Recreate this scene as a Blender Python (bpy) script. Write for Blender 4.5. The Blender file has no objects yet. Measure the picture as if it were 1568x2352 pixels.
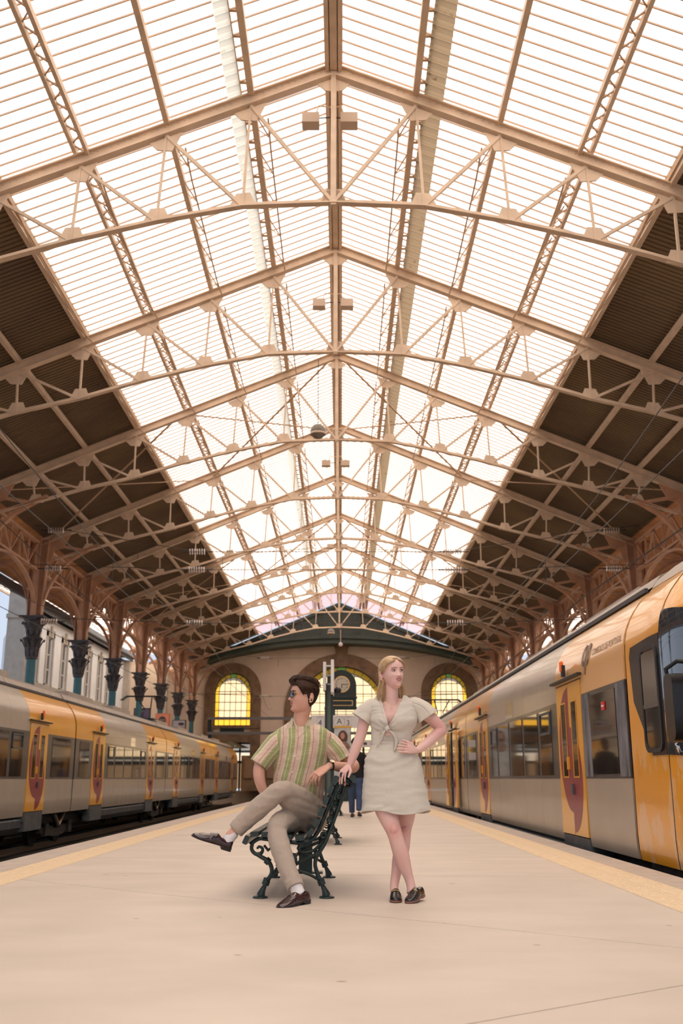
import bpy, bmesh, math, random
from mathutils import Vector, Matrix, noise
random.seed(7)
V = Vector
PI = math.pi
C = bpy.context.scene.collection
SC = bpy.context.scene
# ---------------------------------------------------------------- camera
CAM_H = 0.82
TH = math.atan(614 / 2287.0)
cam_d = bpy.data.cameras.new('camera')
cam_d.sensor_fit = 'VERTICAL'
cam_d.sensor_height = 36.0
cam_d.lens = 36.0 * 2287.0 / 2352.0
cam_d.clip_start = 0.05
cam_d.clip_end = 500
cam_d.dof.use_dof = True
cam_d.dof.focus_distance = 7.6
cam_d.dof.aperture_fstop = 3.2
cam = bpy.data.objects.new('camera', cam_d)
C.objects.link(cam)
cam.location = (0, 0, CAM_H)
cam.rotation_euler = (PI / 2 + TH, 0, 0)
SC.camera = cam
# ---------------------------------------------------------------- world, sun, exposure
w = bpy.data.worlds.new('world')
SC.world = w
w.use_nodes = True
nt = w.node_tree
nt.nodes.clear()
wo = nt.nodes.new('ShaderNodeOutputWorld')
bg = nt.nodes.new('ShaderNodeBackground')
tc = nt.nodes.new('ShaderNodeTexCoord')
sx = nt.nodes.new('ShaderNodeSeparateXYZ')
rp = nt.nodes.new('ShaderNodeValToRGB')
rp.color_ramp.elements[0].position = 0.0
rp.color_ramp.elements[0].color = (0.72, 0.80, 0.95, 1)
rp.color_ramp.elements[1].position = 0.9
rp.color_ramp.elements[1].color = (0.62, 0.76, 1.0, 1)
nt.links.new(tc.outputs['Generated'], sx.inputs[0])
nt.links.new(sx.outputs['Z'], rp.inputs[0])
nt.links.new(rp.outputs[0], bg.inputs[0])
bg.inputs[1].default_value = 0.95
nt.links.new(bg.outputs[0], wo.inputs[0])
sun_d = bpy.data.lights.new('sun', 'SUN')
sun_d.energy = 9.0
sun_d.color = (1.0, 0.83, 0.64)
sun_d.angle = 0.02
sun = bpy.data.objects.new('sun', sun_d)
C.objects.link(sun)
sun.rotation_euler = (math.radians(-32), math.radians(6), 0)
SC.view_settings.view_transform = 'Standard'
SC.view_settings.look = 'None'
SC.view_settings.exposure = 0.0
SC.view_settings.gamma = 1.0
SC.view_settings.use_curve_mapping = False
cy_ = SC.cycles
cy_.max_bounces = 7
cy_.diffuse_bounces = 4
cy_.glossy_bounces = 3
cy_.transmission_bounces = 4
cy_.transparent_max_bounces = 8
cy_.caustics_reflective = False
cy_.caustics_refractive = False
cy_.sample_clamp_indirect = 6.0
cy_.use_denoising = True


# ---------------------------------------------------------------- helpers
def P(px, py, Y):
    """point of the plane y=Y seen at a pixel of the 1568x2352 frame (used with real depths only)"""
    u = (px - 784.0) / 2287.0
    v = (1176.0 - py) / 2287.0
    y = math.cos(TH) - v * math.sin(TH)
    z = math.sin(TH) + v * math.cos(TH)
    t = Y / y
    return V((u * t, Y, CAM_H + z * t))


def lin(c):
    return tuple((x / 12.92 if x <= 0.04045 else ((x + 0.055) / 1.055) ** 2.4) for x in c)


def hexc(s):
    return lin(tuple(int(s[i:i + 2], 16) / 255 for i in (0, 2, 4)))


def mat(name, col, rough=0.6, metal=0.0, var=0.0, scale=8.0, bump=0.0, bscale=None, coat=0.0, spec=0.5,
        stretch=(1, 1, 1), sss=0.0, col2=None, sheen=0.0):
    m = bpy.data.materials.new(name)
    m.use_nodes = True
    nt = m.node_tree
    b = nt.nodes['Principled BSDF']
    if isinstance(col, str):
        col = hexc(col)
    if isinstance(col2, str):
        col2 = hexc(col2)
    b.inputs['Base Color'].default_value = (*col, 1)
    b.inputs['Roughness'].default_value = rough
    b.inputs['Metallic'].default_value = metal
    b.inputs['Coat Weight'].default_value = coat
    b.inputs['Coat Roughness'].default_value = 0.08
    b.inputs['Specular IOR Level'].default_value = spec
    if sheen:
        b.inputs['Sheen Weight'].default_value = sheen
    if sss:
        b.inputs['Subsurface Weight'].default_value = sss
        b.inputs['Subsurface Radius'].default_value = (0.02, 0.008, 0.004)
        b.inputs['Subsurface Scale'].default_value = 0.5
    if var or bump:
        t = nt.nodes.new('ShaderNodeTexCoord')
        mp = nt.nodes.new('ShaderNodeMapping')
        mp.inputs['Scale'].default_value = stretch
        nt.links.new(t.outputs['Object'], mp.inputs[0])
    if var:
        n = nt.nodes.new('ShaderNodeTexNoise')
        n.inputs['Scale'].default_value = scale
        n.inputs['Detail'].default_value = 5
        nt.links.new(mp.outputs[0], n.inputs[0])
        r = nt.nodes.new('ShaderNodeValToRGB')
        r.color_ramp.elements[0].position = 0.3
        r.color_ramp.elements[1].position = 0.7
        c2 = col2 if col2 else tuple(min(1, c * (1 + var)) for c in col)
        c1 = col if col2 else tuple(c * (1 - var) for c in col)
        r.color_ramp.elements[0].color = (*c1, 1)
        r.color_ramp.elements[1].color = (*c2, 1)
        nt.links.new(n.outputs[0], r.inputs[0])
        nt.links.new(r.outputs[0], b.inputs['Base Color'])
    if bump:
        n2 = nt.nodes.new('ShaderNodeTexNoise')
        n2.inputs['Scale'].default_value = bscale or scale * 4
        n2.inputs['Detail'].default_value = 4
        nt.links.new(mp.outputs[0], n2.inputs[0])
        bp = nt.nodes.new('ShaderNodeBump')
        bp.inputs['Strength'].default_value = bump
        bp.inputs['Distance'].default_value = 0.01
        nt.links.new(n2.outputs[0], bp.inputs['Height'])
        nt.links.new(bp.outputs[0], b.inputs['Normal'])
    return m


def mat_pane(name, col, transp=0.0, var=0.0, scale=3.0, gloss=0.0):
    """frosted glass: lets daylight through diffusely"""
    m = bpy.data.materials.new(name)
    m.use_nodes = True
    nt = m.node_tree
    nt.nodes.clear()
    o = nt.nodes.new('ShaderNodeOutputMaterial')
    tr = nt.nodes.new('ShaderNodeBsdfTranslucent')
    tr.inputs[0].default_value = (*col, 1)
    last = tr
    if var:
        t = nt.nodes.new('ShaderNodeTexCoord')
        n = nt.nodes.new('ShaderNodeTexNoise')
        n.inputs['Scale'].default_value = scale
        n.inputs['Detail'].default_value = 8
        r = nt.nodes.new('ShaderNodeValToRGB')
        r.color_ramp.elements[0].position = 0.30
        r.color_ramp.elements[0].color = (col[0] * (1 - var), col[1] * (1 - var) ** 1.3, col[2] * (1 - var) ** 1.7, 1)
        r.color_ramp.elements[1].position = 0.36
        r.color_ramp.elements[1].color = (*col, 1)
        nt.links.new(t.outputs['Object'], n.inputs[0])
        nt.links.new(n.outputs[0], r.inputs[0])
        nt.links.new(r.outputs[0], tr.inputs[0])
    if transp:
        tp = nt.nodes.new('ShaderNodeBsdfTransparent')
        tp.inputs[0].default_value = (*col, 1)
        mx = nt.nodes.new('ShaderNodeMixShader')
        mx.inputs[0].default_value = transp
        nt.links.new(tr.outputs[0], mx.inputs[1])
        nt.links.new(tp.outputs[0], mx.inputs[2])
        last = mx
    nt.links.new(last.outputs[0], o.inputs[0])
    return m


ORG = {}


def org(o):
    return ORG.get(o.name, V((0, 0, 0))) if o else V((0, 0, 0))


class MB:
    def __init__(s):
        s.v = []
        s.f = []
        s.m = []
        s.uv = []

    def add(s, vs, fs, mi=0):
        n = len(s.v)
        s.v += [V(a) for a in vs]
        s.f += [tuple(i + n for i in f) for f in fs]
        s.m += [mi] * len(fs)
        return n

    def box(s, c, d, R=None, mi=0):
        c = V(c)
        vs = []
        for z in (-.5, .5):
            for y in (-.5, .5):
                for x in (-.5, .5):
                    p = V((x * d[0], y * d[1], z * d[2]))
                    if R is not None:
                        p = R @ p
                    vs.append(c + p)
        s.add(vs, [(0, 2, 3, 1), (4, 5, 7, 6), (0, 1, 5, 4), (2, 6, 7, 3), (0, 4, 6, 2), (1, 3, 7, 5)], mi)
        return s

    def b2(s, lo, hi, mi=0):
        lo = V(lo)
        hi = V(hi)
        return s.box((lo + hi) / 2, hi - lo, None, mi)

    def beam(s, p0, p1, w_, h_, up=(0, 0, 1), mi=0):
        p0 = V(p0)
        p1 = V(p1)
        d = p1 - p0
        L = d.length
        y = d.normalized()
        x = y.cross(V(up))
        if x.length < 1e-4:
            x = y.cross(V((0, 1, 0)))
        x.normalize()
        z = x.cross(y)
        R = Matrix((x, y, z)).transposed()
        return s.box((p0 + p1) / 2, (w_, L, h_), R, mi)

    def tube(s, pts, r, n=10, cap=True, mi=0, flat=None):
        pts = [V(p) for p in pts]
        if not isinstance(r, (list, tuple)):
            r = [r] * len(pts)
        rings = []
        t0 = (pts[1] - pts[0]).normalized()
        a = t0.cross(V((0.13, 0.21, 1)))
        if a.length < 0.1:
            a = t0.cross(V((1, 0.1, 0)))
        a.normalize()
        for i, p in enumerate(pts):
            if i == 0:
                t = pts[1] - pts[0]
            elif i == len(pts) - 1:
                t = pts[-1] - pts[-2]
            else:
                t = (pts[i + 1] - pts[i]).normalized() + (pts[i] - pts[i - 1]).normalized()
            if t.length < 1e-6:
                t = pts[i] - pts[i - 1]
            t.normalize()
            a = (a - t * a.dot(t))
            a.normalize()
            b = t.cross(a)
            ri = r[i]
            ra, rb = (ri if isinstance(ri, (list, tuple)) else (ri, ri))
            rings.append([p + a * (ra * math.cos(2 * PI * k / n)) + b * (rb * math.sin(2 * PI * k / n)) for k in range(n)])
        return s.rings(rings, cap, True, mi)

    def rings(s, rings, cap=True, closed=True, mi=0):
        n = len(rings[0])
        base = len(s.v)
        for rg in rings:
            s.v += [V(p) for p in rg]
        for i in range(len(rings) - 1):
            for k in range(n if closed else n - 1):
                k2 = (k + 1) % n
                s.f.append((base + i * n + k, base + i * n + k2, base + (i + 1) * n + k2, base + (i + 1) * n + k))
                s.m.append(mi)
        if cap:
            s.f.append(tuple(base + k for k in reversed(range(n))))
            s.f.append(tuple(base + (len(rings) - 1) * n + k for k in range(n)))
            s.m += [mi, mi]
        return s

    def lathe(s, prof, c, n=16, mi=0, sx_=1, sy_=1):
        c = V(c)
        rg = [[c + V((max(r, 1e-4) * sx_ * math.cos(2 * PI * k / n), max(r, 1e-4) * sy_ * math.sin(2 * PI * k / n), z)) for k in range(n)]
              for r, z in prof]
        return s.rings(rg, True, True, mi)

    def prism(s, poly, plane, a, b, mi=0):
        def mk(p, t):
            if plane == 'xz':
                return V((p[0], t, p[1]))
            if plane == 'yz':
                return V((t, p[0], p[1]))
            return V((p[0], p[1], t))
        n = len(poly)
        vs = [mk(p, a) for p in poly] + [mk(p, b) for p in poly]
        fs = [tuple(reversed(range(n))), tuple(range(n, 2 * n))]
        fs += [(i, (i + 1) % n, n + (i + 1) % n, n + i) for i in range(n)]
        s.add(vs, fs, mi)
        return s

    def strip(s, lo, hi, plane, a, b, mi=0):
        """band between two polylines, extruded"""
        return [s.prism([lo[i], lo[i + 1], hi[i + 1], hi[i]], plane, a, b, mi) for i in range(len(lo) - 1)] and s

    def ball(s, c, r, n=12, m=8, mi=0):
        if not isinstance(r, (tuple, list)):
            r = (r, r, r)
        c = V(c)
        rg = []
        for i in range(m + 1):
            a = -PI / 2 + PI * i / m
            cc = max(math.cos(a), 1e-3)
            rg.append([c + V((r[0] * cc * math.cos(2 * PI * k / n), r[1] * cc * math.sin(2 * PI * k / n), r[2] * math.sin(a))) for k in range(n)])
        return s.rings(rg, True, True, mi)

    def mesh(s, name, mats, o=V((0, 0, 0)), smooth=False):
        me = bpy.data.meshes.new(name)
        me.from_pydata([p - o for p in s.v], [], s.f)
        for m in (mats if isinstance(mats, (list, tuple)) else [mats]):
            me.materials.append(m)
        if any(s.m):
            me.polygons.foreach_set('material_index', s.m)
        bm = bmesh.new()
        bm.from_mesh(me)
        bmesh.ops.recalc_face_normals(bm, faces=bm.faces)
        bm.to_mesh(me)
        bm.free()
        if smooth:
            me.polygons.foreach_set('use_smooth', [True] * len(me.polygons))
            if smooth is not True:
                me.set_sharp_from_angle(angle=smooth)
        me.update()
        return me

    def build(s, name, mats, parent=None, smooth=False):
        me = s.mesh(name, mats, org(parent), smooth)
        return link(name, me, parent)


def link(name, me, parent=None, loc=None):
    o = bpy.data.objects.new(name, me)
    C.objects.link(o)
    if parent:
        o.parent = parent
        ORG[o.name] = org(parent) + (V(loc) if loc else V((0, 0, 0)))
    elif loc:
        ORG[o.name] = V(loc)
    if loc:
        o.location = loc
    return o


def tag(o, label=None, cat=None, group=None, kind=None):
    if label:
        o['label'] = label
    if cat:
        o['category'] = cat
    if group:
        o['group'] = group
    if kind:
        o['kind'] = kind
    return o


def thing(name, loc, label, cat, group=None):
    o = bpy.data.objects.new(name, None)
    o.empty_display_size = 0.2
    C.objects.link(o)
    o.location = loc
    ORG[o.name] = V(loc)
    return tag(o, label, cat, group)


def copy_tree(o, delta, parent=None):
    c = o.copy()
    C.objects.link(c)
    if parent:
        c.parent = parent
    else:
        c.location = o.location + V(delta)
    ORG[c.name] = org(o) + V(delta)
    for ch in list(o.children):
        copy_tree(ch, delta, c)
    return c


def bez(p0, p1, p2, n=8):
    p0, p1, p2 = V(p0), V(p1), V(p2)
    return [p0 * (1 - t) ** 2 + p1 * 2 * t * (1 - t) + p2 * t * t for t in [i / n for i in range(n + 1)]]


def text_mesh(name, body, size, mt, parent, origin, R, align='LEFT', ext=0.001, sx_=1.0):
    cu = bpy.data.curves.new(name, 'FONT')
    cu.body = body
    cu.size = size
    cu.align_x = align
    cu.align_y = 'CENTER'
    cu.extrude = ext
    cu.resolution_u = 3
    t = bpy.data.objects.new(name, cu)
    C.objects.link(t)
    dg = bpy.context.evaluated_depsgraph_get()
    me = bpy.data.meshes.new_from_object(t.evaluated_get(dg))
    bpy.data.objects.remove(t)
    me.materials.clear()
    me.materials.append(mt)
    M = Matrix.Translation(V(origin) - org(parent)) @ R.to_4x4() @ Matrix.Diagonal((sx_, 1, 1, 1))
    me.transform(M)
    return link(name, me, parent)


R_FRONT = Matrix(((1, 0, 0), (0, 0, -1), (0, 1, 0)))      # text facing -y
R_XNEG = Matrix(((0, 0, -1), (-1, 0, 0), (0, 1, 0)))      # text facing -x (reads towards -y)
R_XPOS = Matrix(((0, 0, 1), (1, 0, 0), (0, 1, 0)))
# ---------------------------------------------------------------- materials
M = {}
M['concrete'] = mat('concrete', (0.60, 0.505, 0.42), 0.55, var=0.07, scale=1.1, bump=0.12, bscale=60, stretch=(1, 1.6, 1))
M['concrete_edge'] = mat('concrete edge', (0.51, 0.42, 0.35), 0.75, var=0.10, scale=5, bump=0.25, bscale=90)
M['tactile'] = mat('tactile', (0.74, 0.56, 0.36), 0.6, var=0.06, scale=9)
M['ballast'] = mat('ballast', (0.05, 0.042, 0.035), 0.95, var=0.5, scale=30, bump=0.8, bscale=40)
M['rail'] = mat('rail', (0.25, 0.2, 0.16), 0.35, metal=0.9)
M['steel'] = mat('roof steel', (0.66, 0.50, 0.365), 0.55, var=0.12, scale=3)
M['steel_salmon'] = mat('salmon column steel', (0.50, 0.275, 0.17), 0.55, var=0.14, scale=2.5)
M['rod'] = mat('rod steel', (0.50, 0.34, 0.22), 0.6)
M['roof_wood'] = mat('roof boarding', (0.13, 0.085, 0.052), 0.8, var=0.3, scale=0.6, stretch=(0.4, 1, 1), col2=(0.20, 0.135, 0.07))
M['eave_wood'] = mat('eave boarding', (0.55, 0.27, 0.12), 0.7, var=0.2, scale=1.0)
M['pane'] = mat_pane('roof glass', (0.95, 0.90, 0.86), var=0.25, scale=2.2)
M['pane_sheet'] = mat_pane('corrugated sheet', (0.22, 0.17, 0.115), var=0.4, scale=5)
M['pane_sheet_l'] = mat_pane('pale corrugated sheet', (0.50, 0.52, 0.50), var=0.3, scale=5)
M['pane_pink'] = mat_pane('pink sheet', (0.42, 0.31, 0.36))
M['iron'] = mat('dark green iron', (0.008, 0.021, 0.019), 0.38, var=0.3, scale=14, bump=0.15, bscale=60)
M['col_green'] = mat('teal column paint', (0.035, 0.125, 0.145), 0.4, var=0.15, scale=4)
M['capital'] = mat('capital dark paint', (0.05, 0.045, 0.05), 0.5, var=0.4, scale=9)
M['gable_green'] = mat('gable green', (0.055, 0.08, 0.058), 0.6, var=0.15, scale=1.5)
M['plaster'] = mat('plaster', (0.76, 0.615, 0.47), 0.85, var=0.05, scale=1.2)
M['plaster_cool'] = mat('outside plaster', (0.86, 0.86, 0.85), 0.85, var=0.05, scale=1.2)
M['stone'] = mat('brown stone', (0.24, 0.15, 0.085), 0.8, var=0.25, scale=2)
M['granite'] = mat('granite', (0.50, 0.44, 0.37), 0.8, var=0.12, scale=3)
M['black'] = mat('black', (0.012, 0.012, 0.013), 0.45)
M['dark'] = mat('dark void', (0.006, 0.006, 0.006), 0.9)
M['white'] = mat('white sheet', (0.80, 0.76, 0.74), 0.5)
M['gold'] = mat('gold', (0.75, 0.48, 0.2), 0.3, metal=1.0)
M['insul'] = mat('insulator glass', (0.55, 0.45, 0.40), 0.15, coat=0.5)
M['slate'] = mat('slate roof', (0.16, 0.17, 0.18), 0.6, var=0.2, scale=4)
# ================================================================ setting: platform, tracks
X0 = -0.15                     # axis of the hall
PL, PR = -3.50, 2.93           # platform edges
Y0 = 16.05
BAY = 6.553
XC = 10.93                     # column line from the axis


def TY(k):
    return Y0 + BAY * k


floor = MB().b2((PL + .04, -14, -0.95), (PR - .04, 80, -0.03)).build('floor', M['concrete_edge'])
tag(floor, kind='structure')
tL0, tL1 = -3.10, -2.72
tR0, tR1 = 2.17, 2.62
# slabs divided by the real joints (left y, right y of every joint)
joints = [(-14, -14), (-6.0, -6.4), (-1.0, -0.4), (2.35, 5.0), (8.75, 5.0), (7.9, 9.2), (11.2, 10.9), (13.4, 13.25), (15.9, 15.8), (19.5, 19.5), (23.5, 23.5), (28, 28), (33, 33),
          (39, 39), (46, 46), (54, 54), (64, 64), (80, 80)]
joints = [(-14, -14), (-6.0, -6.4), (-1.2, -1.0), (1.6, 5.0), (8.95, 5.05), (9.6, 9.2), (11.4, 10.9), (13.4, 13.25), (15.9, 15.8), (19.5, 19.5), (23.5, 23.5), (28, 28), (33, 33), (39, 39), (46, 46), (54, 54), (64, 64), (80, 80)]
g = 0.005
for i in range(len(joints) - 1):
    a, b = joints[i], joints[i + 1]
    po = [(tL1 + g, a[0] + g), (tR0 - g, a[1] + g), (tR0 - g, b[1] - g), (tL1 + g, b[0] - g)]
    MB().prism(po, 'xy', -0.06, 0.0).build('slab', M['concrete'], floor)
# coping blocks
for (xa, xb) in ((PL, tL0 - .004), (tR1 + .004, PR)):
    me = MB().b2((xa, 0.004, -0.10), (xb, 1.996, 0.0)).mesh('coping_block', M['concrete_edge'])
    for i in range(47):
        link('coping_block', me, floor, (0, -14 + 2 * i, 0))
# tactile tiles with short raised bars


def tile_mesh(xa, xb, L):
    mb = MB()
    mb.b2((xa, 0.002, -0.03), (xb, L - .002, 0.0))
    nx = 7
    ny = int(L / 0.07)
    for i in range(nx):
        for j in range(ny):
            x = xa + (i + .5) * (xb - xa) / nx
            y = (j + .5) * L / ny + (0.5 * L / ny if i % 2 else 0) - 0.25 * L / ny
            n = len(mb.v)
            hx, hy, tx, ty = .016, .020, .011, .014
            mb.add([(x - hx, y - hy, 0), (x + hx, y - hy, 0), (x + hx, y + hy, 0), (x - hx, y + hy, 0),
                    (x - tx, y - ty, .005), (x + tx, y - ty, .005), (x + tx, y + ty, .005), (x - tx, y + ty, .005)],
                   [(4, 5, 6, 7), (0, 1, 5, 4), (1, 2, 6, 5), (2, 3, 7, 6), (3, 0, 4, 7)])
    return mb


for (xa, xb) in ((tL0, tL1), (tR0, tR1)):
    me = tile_mesh(xa, xb, 0.42).mesh('tactile_tile', M['tactile'])
    for i in range(100):
        link('tactile_tile', me, floor, (0, 4 + 0.42 * i, 0))
    o = MB().b2((xa, 46, -0.03), (xb, 80, 0.002)).b2((xa, -14, -.03), (xb, 4, .002)).build('tactile_band', M['tactile'], floor)
# a few shallow spalls in the concrete
mb = MB()
for (x, y, r) in ((0.0, 4.55, .022), (-1.25, 6.5, .02), (-.75, 6.55, .016), (.6, 6.3, .015), (1.9, 6.2, .02), (0.9, 8.6, .03), (-0.5, 5.2, .02), (-2.1, 9.4, .03), (-1.9, 9.3, .02), (1.0, 5.5, .02)):
    mb.add([(x + r * (1 + .3 * math.sin(3 * a)) * math.cos(a), y + r * .7 * math.sin(a), 0.0006) for a in [k * PI / 5 for k in range(10)]], [tuple(range(10))])
mb.build('surface_chip', mat('chip', (0.42, 0.34, 0.28), 0.9), floor)
# track beds
gr = MB().b2((-60, -40, -1.4), (60, 140, -0.97)).build('ground', M['ballast'])
tag(gr, kind='structure')
rail_x = []
for cx in (-5.15, -8.75, 4.6, 8.2):
    for s in (-.72, .72):
        rail_x.append(cx + s)
nr = 0
for x in rail_x:
    y0r, y1r = -14, 76
    r = MB().b2((x - .035, y0r, -.835), (x + .035, y1r, -.79)).b2((x - .01, y0r, -.92), (x + .01, y1r, -.835)).b2((x - .07, y0r, -.95), (x + .07, y1r, -.92)).build('rail', M['rail'])
    side = 'left' if x < 0 else 'right'
    trk = 'near' if abs(x) < 6.2 else 'far'
    c_ = [c for c in (-5.15, -8.75, 4.6, 8.2) if abs(c - x) < .8][0]
    tag(r, f'steel rail of the {trk} {side} track, the one {"closer to" if abs(x) < abs(c_) else "farther from"} the platform', 'rail')
# opposite platforms beyond the tracks
for s, n in ((-1, 'left'), (1, 'right')):
    xa = X0 + s * 10.35
    xb = X0 + s * 15.3
    p = MB().b2((min(xa, xb), -14, -1.0), (max(xa, xb), 76.5, 0.0)).build('floor_' + n, M['concrete_edge'])
    tag(p, kind='structure')

# ================================================================ roof
SL = 0.4157
RZ = 13.74


def rz(d):
    return RZ - SL * d


PX = [1.55 * i for i in range(8)]        # purlin offsets
ceil = MB()
for s in (-1, 1):                        # eave gutters = the fixed edge of the roof
    ceil.beam((X0 + s * 13.05, -16, rz(13.05) + .0), (X0 + s * 13.05, 48.8, rz(13.05)), 0.16, 0.34)
ceil = ceil.build('ceiling', M['capital'])
tag(ceil, kind='structure')
ROFF = 0.30                              # covering lies above the purlins
# skylight panes and glazing bars
GB = 0.298
me_bar = {}
me_pane = {}
for s in (-1, 1):
    a = V((X0 + s * 0.10, 0, rz(.10) + ROFF))
    b = V((X0 + s * 6.12, 0, rz(6.12) + ROFF))
    me_bar[s] = MB().beam(a, b, 0.020, 0.026).mesh('glazing_bar', M['rod'])
    me_pane[s] = MB().add([a + V((0, .012, .02)), b + V((0, .012, .02)), b + V((0, GB - .012, .02)), a + V((0, GB - .012, .02)),
                           a + V((0, .012, .028)), b + V((0, .012, .028)), b + V((0, GB - .012, .028)), a + V((0, GB - .012, .028))],
                          [(0, 1, 2, 3), ]) or None
    mbp = MB()
    mbp.add([a + V((0, .008, .025)), b + V((0, .008, .025)), b + V((0, GB - .008, .025)), a + V((0, GB - .008, .025))], [(0, 1, 2, 3)])
    me_pane[s] = mbp.mesh('skylight_pane', M['pane'])
ystart = 11.0
for s in (-1, 1):
    for i in range(146):
        y = ystart + GB * i
        link('glazing_bar', me_bar[s], ceil, (0, y, 0))
        link('skylight_pane', me_pane[s], ceil, (0, y, 0))
ymid = ystart + GB * 146
far = MB()
farp = MB()
for s in (-1, 1):
    a = V((X0 + s * 0.10, 0, rz(.10) + ROFF))
    b = V((X0 + s * 6.12, 0, rz(6.12) + ROFF))
    y = ymid
    while y < 70:
        far.beam(a + V((0, y, .015)), b + V((0, y, .015)), 0.016, 0.012)
        farp.add([a + V((0, y, .025)), b + V((0, y, .025)), b + V((0, y + GB, .025)), a + V((0, y + GB, .025))], [(0, 1, 2, 3)])
        y += GB
    y = ystart - GB
    while y > -16:
        farp.add([a + V((0, y, .025)), b + V((0, y, .025)), b + V((0, y + GB, .025)), a + V((0, y + GB, .025))], [(0, 1, 2, 3)])
        y -= GB
tag(far.build('glazing_bar_run', M['rod'], ceil), kind='stuff')
tag(farp.build('skylight_pane_run', M['pane'], ceil), kind='stuff')
# pink sheets closing the skylight towards the gable
mb = MB()
for s in (-1, 1):
    a = V((X0 + s * 0.0, 70, rz(0) + ROFF))
    b = V((X0 + s * 6.12, 70, rz(6.12) + ROFF))
    mb.add([a, b, b + V((0, 5.6, 0)), a + V((0, 5.6, 0))], [(0, 1, 2, 3)])
mb.build('pink_roof_sheet', M['pane_pink'], ceil)
# corrugated walkway sheets along the second purlins
for s in (-1, 1):
    mb = MB()
    d0, d1 = (1.70, 2.06) if s > 0 else (1.74, 1.98)
    y = -2.0
    rg = []
    i = 0
    while y < 75:
        zz = 0.03 * (1 if i % 2 else -1)
        rg.append([V((X0 + s * d0, y, rz(d0) + ROFF - .07 + zz)), V((X0 + s * d1, y, rz(d1) + ROFF - .07 + zz))])
        y += 0.075
        i += 1
    mb.rings(rg, False, False)
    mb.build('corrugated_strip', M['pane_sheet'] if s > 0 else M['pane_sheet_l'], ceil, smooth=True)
# dark boarded slopes: ribbed sheets, one per bay and side
for s in (-1, 1):
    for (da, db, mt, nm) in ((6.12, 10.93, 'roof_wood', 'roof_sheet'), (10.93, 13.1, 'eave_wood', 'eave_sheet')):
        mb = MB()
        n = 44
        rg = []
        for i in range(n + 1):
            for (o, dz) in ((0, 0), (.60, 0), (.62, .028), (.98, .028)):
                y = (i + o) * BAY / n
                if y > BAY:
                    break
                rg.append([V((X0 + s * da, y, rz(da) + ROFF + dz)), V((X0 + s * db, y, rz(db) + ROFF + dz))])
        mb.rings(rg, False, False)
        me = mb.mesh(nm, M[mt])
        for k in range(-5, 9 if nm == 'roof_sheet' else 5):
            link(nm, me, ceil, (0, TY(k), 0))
        # outer skin that keeps the daylight out
    sk = MB()
    a = (X0 + s * 6.12, rz(6.12) + ROFF + .05)
    b = (X0 + s * 13.1, rz(13.1) + ROFF + .05)
    c_ = (X0 + s * 11.2, rz(11.2) + ROFF + .05)
    sk.prism([a, b, (b[0], b[1] + .04), (a[0], a[1] + .04)], 'xz', -16.5, 48.8)
    sk.build('outer_covering', M['slate'], ceil)
    MB().prism([a, c_, (c_[0], c_[1] + .04), (a[0], a[1] + .04)], 'xz', 48.8, 76).build('outer_covering', M['slate'], ceil)
# edge trim of the skylight
for s in (-1, 1):
    MB().beam((X0 + s * 6.14, -16, rz(6.14) + ROFF - .02), (X0 + s * 6.14, 75, rz(6.14) + ROFF - .02), .05, .16).build('skylight_edge_angle', M['rod'], ceil)

# ---------------------------------------------------------------- purlins
CL = 76
for s in (-1, 1):
    sd = 'left' if s < 0 else 'right'
    ordn = ['', 'first', 'second', 'third', 'fourth at the skylight edge', 'fifth', 'sixth']
    for i in range(1, 7):
        d = PX[i]
        x = X0 + s * d
        z = rz(d) + ROFF - .10
        t = thing('roof_purlin', (x, 8, z), f'tan steel roof purlin, {ordn[i]} out from the ridge, {sd} slope', 'purlin')
        if i == 3:
            for dx in (-.11, .11):
                MB().beam((x + dx, 8, z), (x + dx, 74.6, z), .07, .12).build('purlin_beam', M['steel'], t)
        elif i == 1:
            MB().beam((x, 8, z), (x, 74.6, z), .12, .16).build('purlin_beam', M['steel'], t)
            MB().beam((x + s * .20, 8, z + .03), (x + s * .20, 74.6, z + .03), .04, .06).build('side_rail', M['steel'], t)
        else:
            MB().beam((x, 8, z), (x, 74.6, z), .10, .14).build('purlin_beam', M['steel'], t)
        if i <= 4:
            # trussed underside: a rod hung below with pairs of stays
            xr = x - s * .30
            zr = z - .42
            rod = MB()
            for k in range(0, 9):
                rod.tube([(xr, TY(k) + .35, z - .30), (xr, TY(k) + 1.2, zr), (xr, TY(k + 1) - 1.2, zr), (xr, TY(k + 1) - .35, z - .30)], .018, 6)
            rod.build('truss_rod', M['rod'], t)
            m1 = MB()
            m1.tube([(0, 0, 0), (-s * .30, .22, -.42)], .016, 5)
            m1.tube([(0, .50, 0), (-s * .30, .22, -.42)], .012, 5)
            me = m1.mesh('stay', M['rod'])
            for k in range(0, 9 if i < 4 else 8):
                for j in range(5):
                    link('stay', me, t, (0, TY(k) + .55 + j * 1.22 - 8, 0))
        if i == 3 or i == 1:
            m2 = MB()
            if i == 3:
                m2.beam((-.11, 0, 0), (.11, .3, 0), .02, .03)
                m2.beam((.11, .3, 0), (-.11, .6, 0), .02, .03)
            else:
                m2.beam((0, 0, .02), (s * .2, .0, .03), .03, .03)
                m2.beam((0, .3, .02), (s * .2, .3, .03), .03, .03)
            me = m2.mesh('lacing', M['rod'])
            allm = MB()
            for j in range(110):
                y = 8 + .6 * j
                if i == 3:
                    allm.beam((x - .11, y, z), (x + .11, y + .3, z), .02, .03)
                    allm.beam((x + .11, y + .3, z), (x - .11, y + .6, z), .02, .03)
                else:
                    allm.beam((x, y, z + .02), (x + s * .2, y, z + .03), .05, .03)
            tag(allm.build('lacing_bars', M['rod'], t), kind='stuff')
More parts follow.
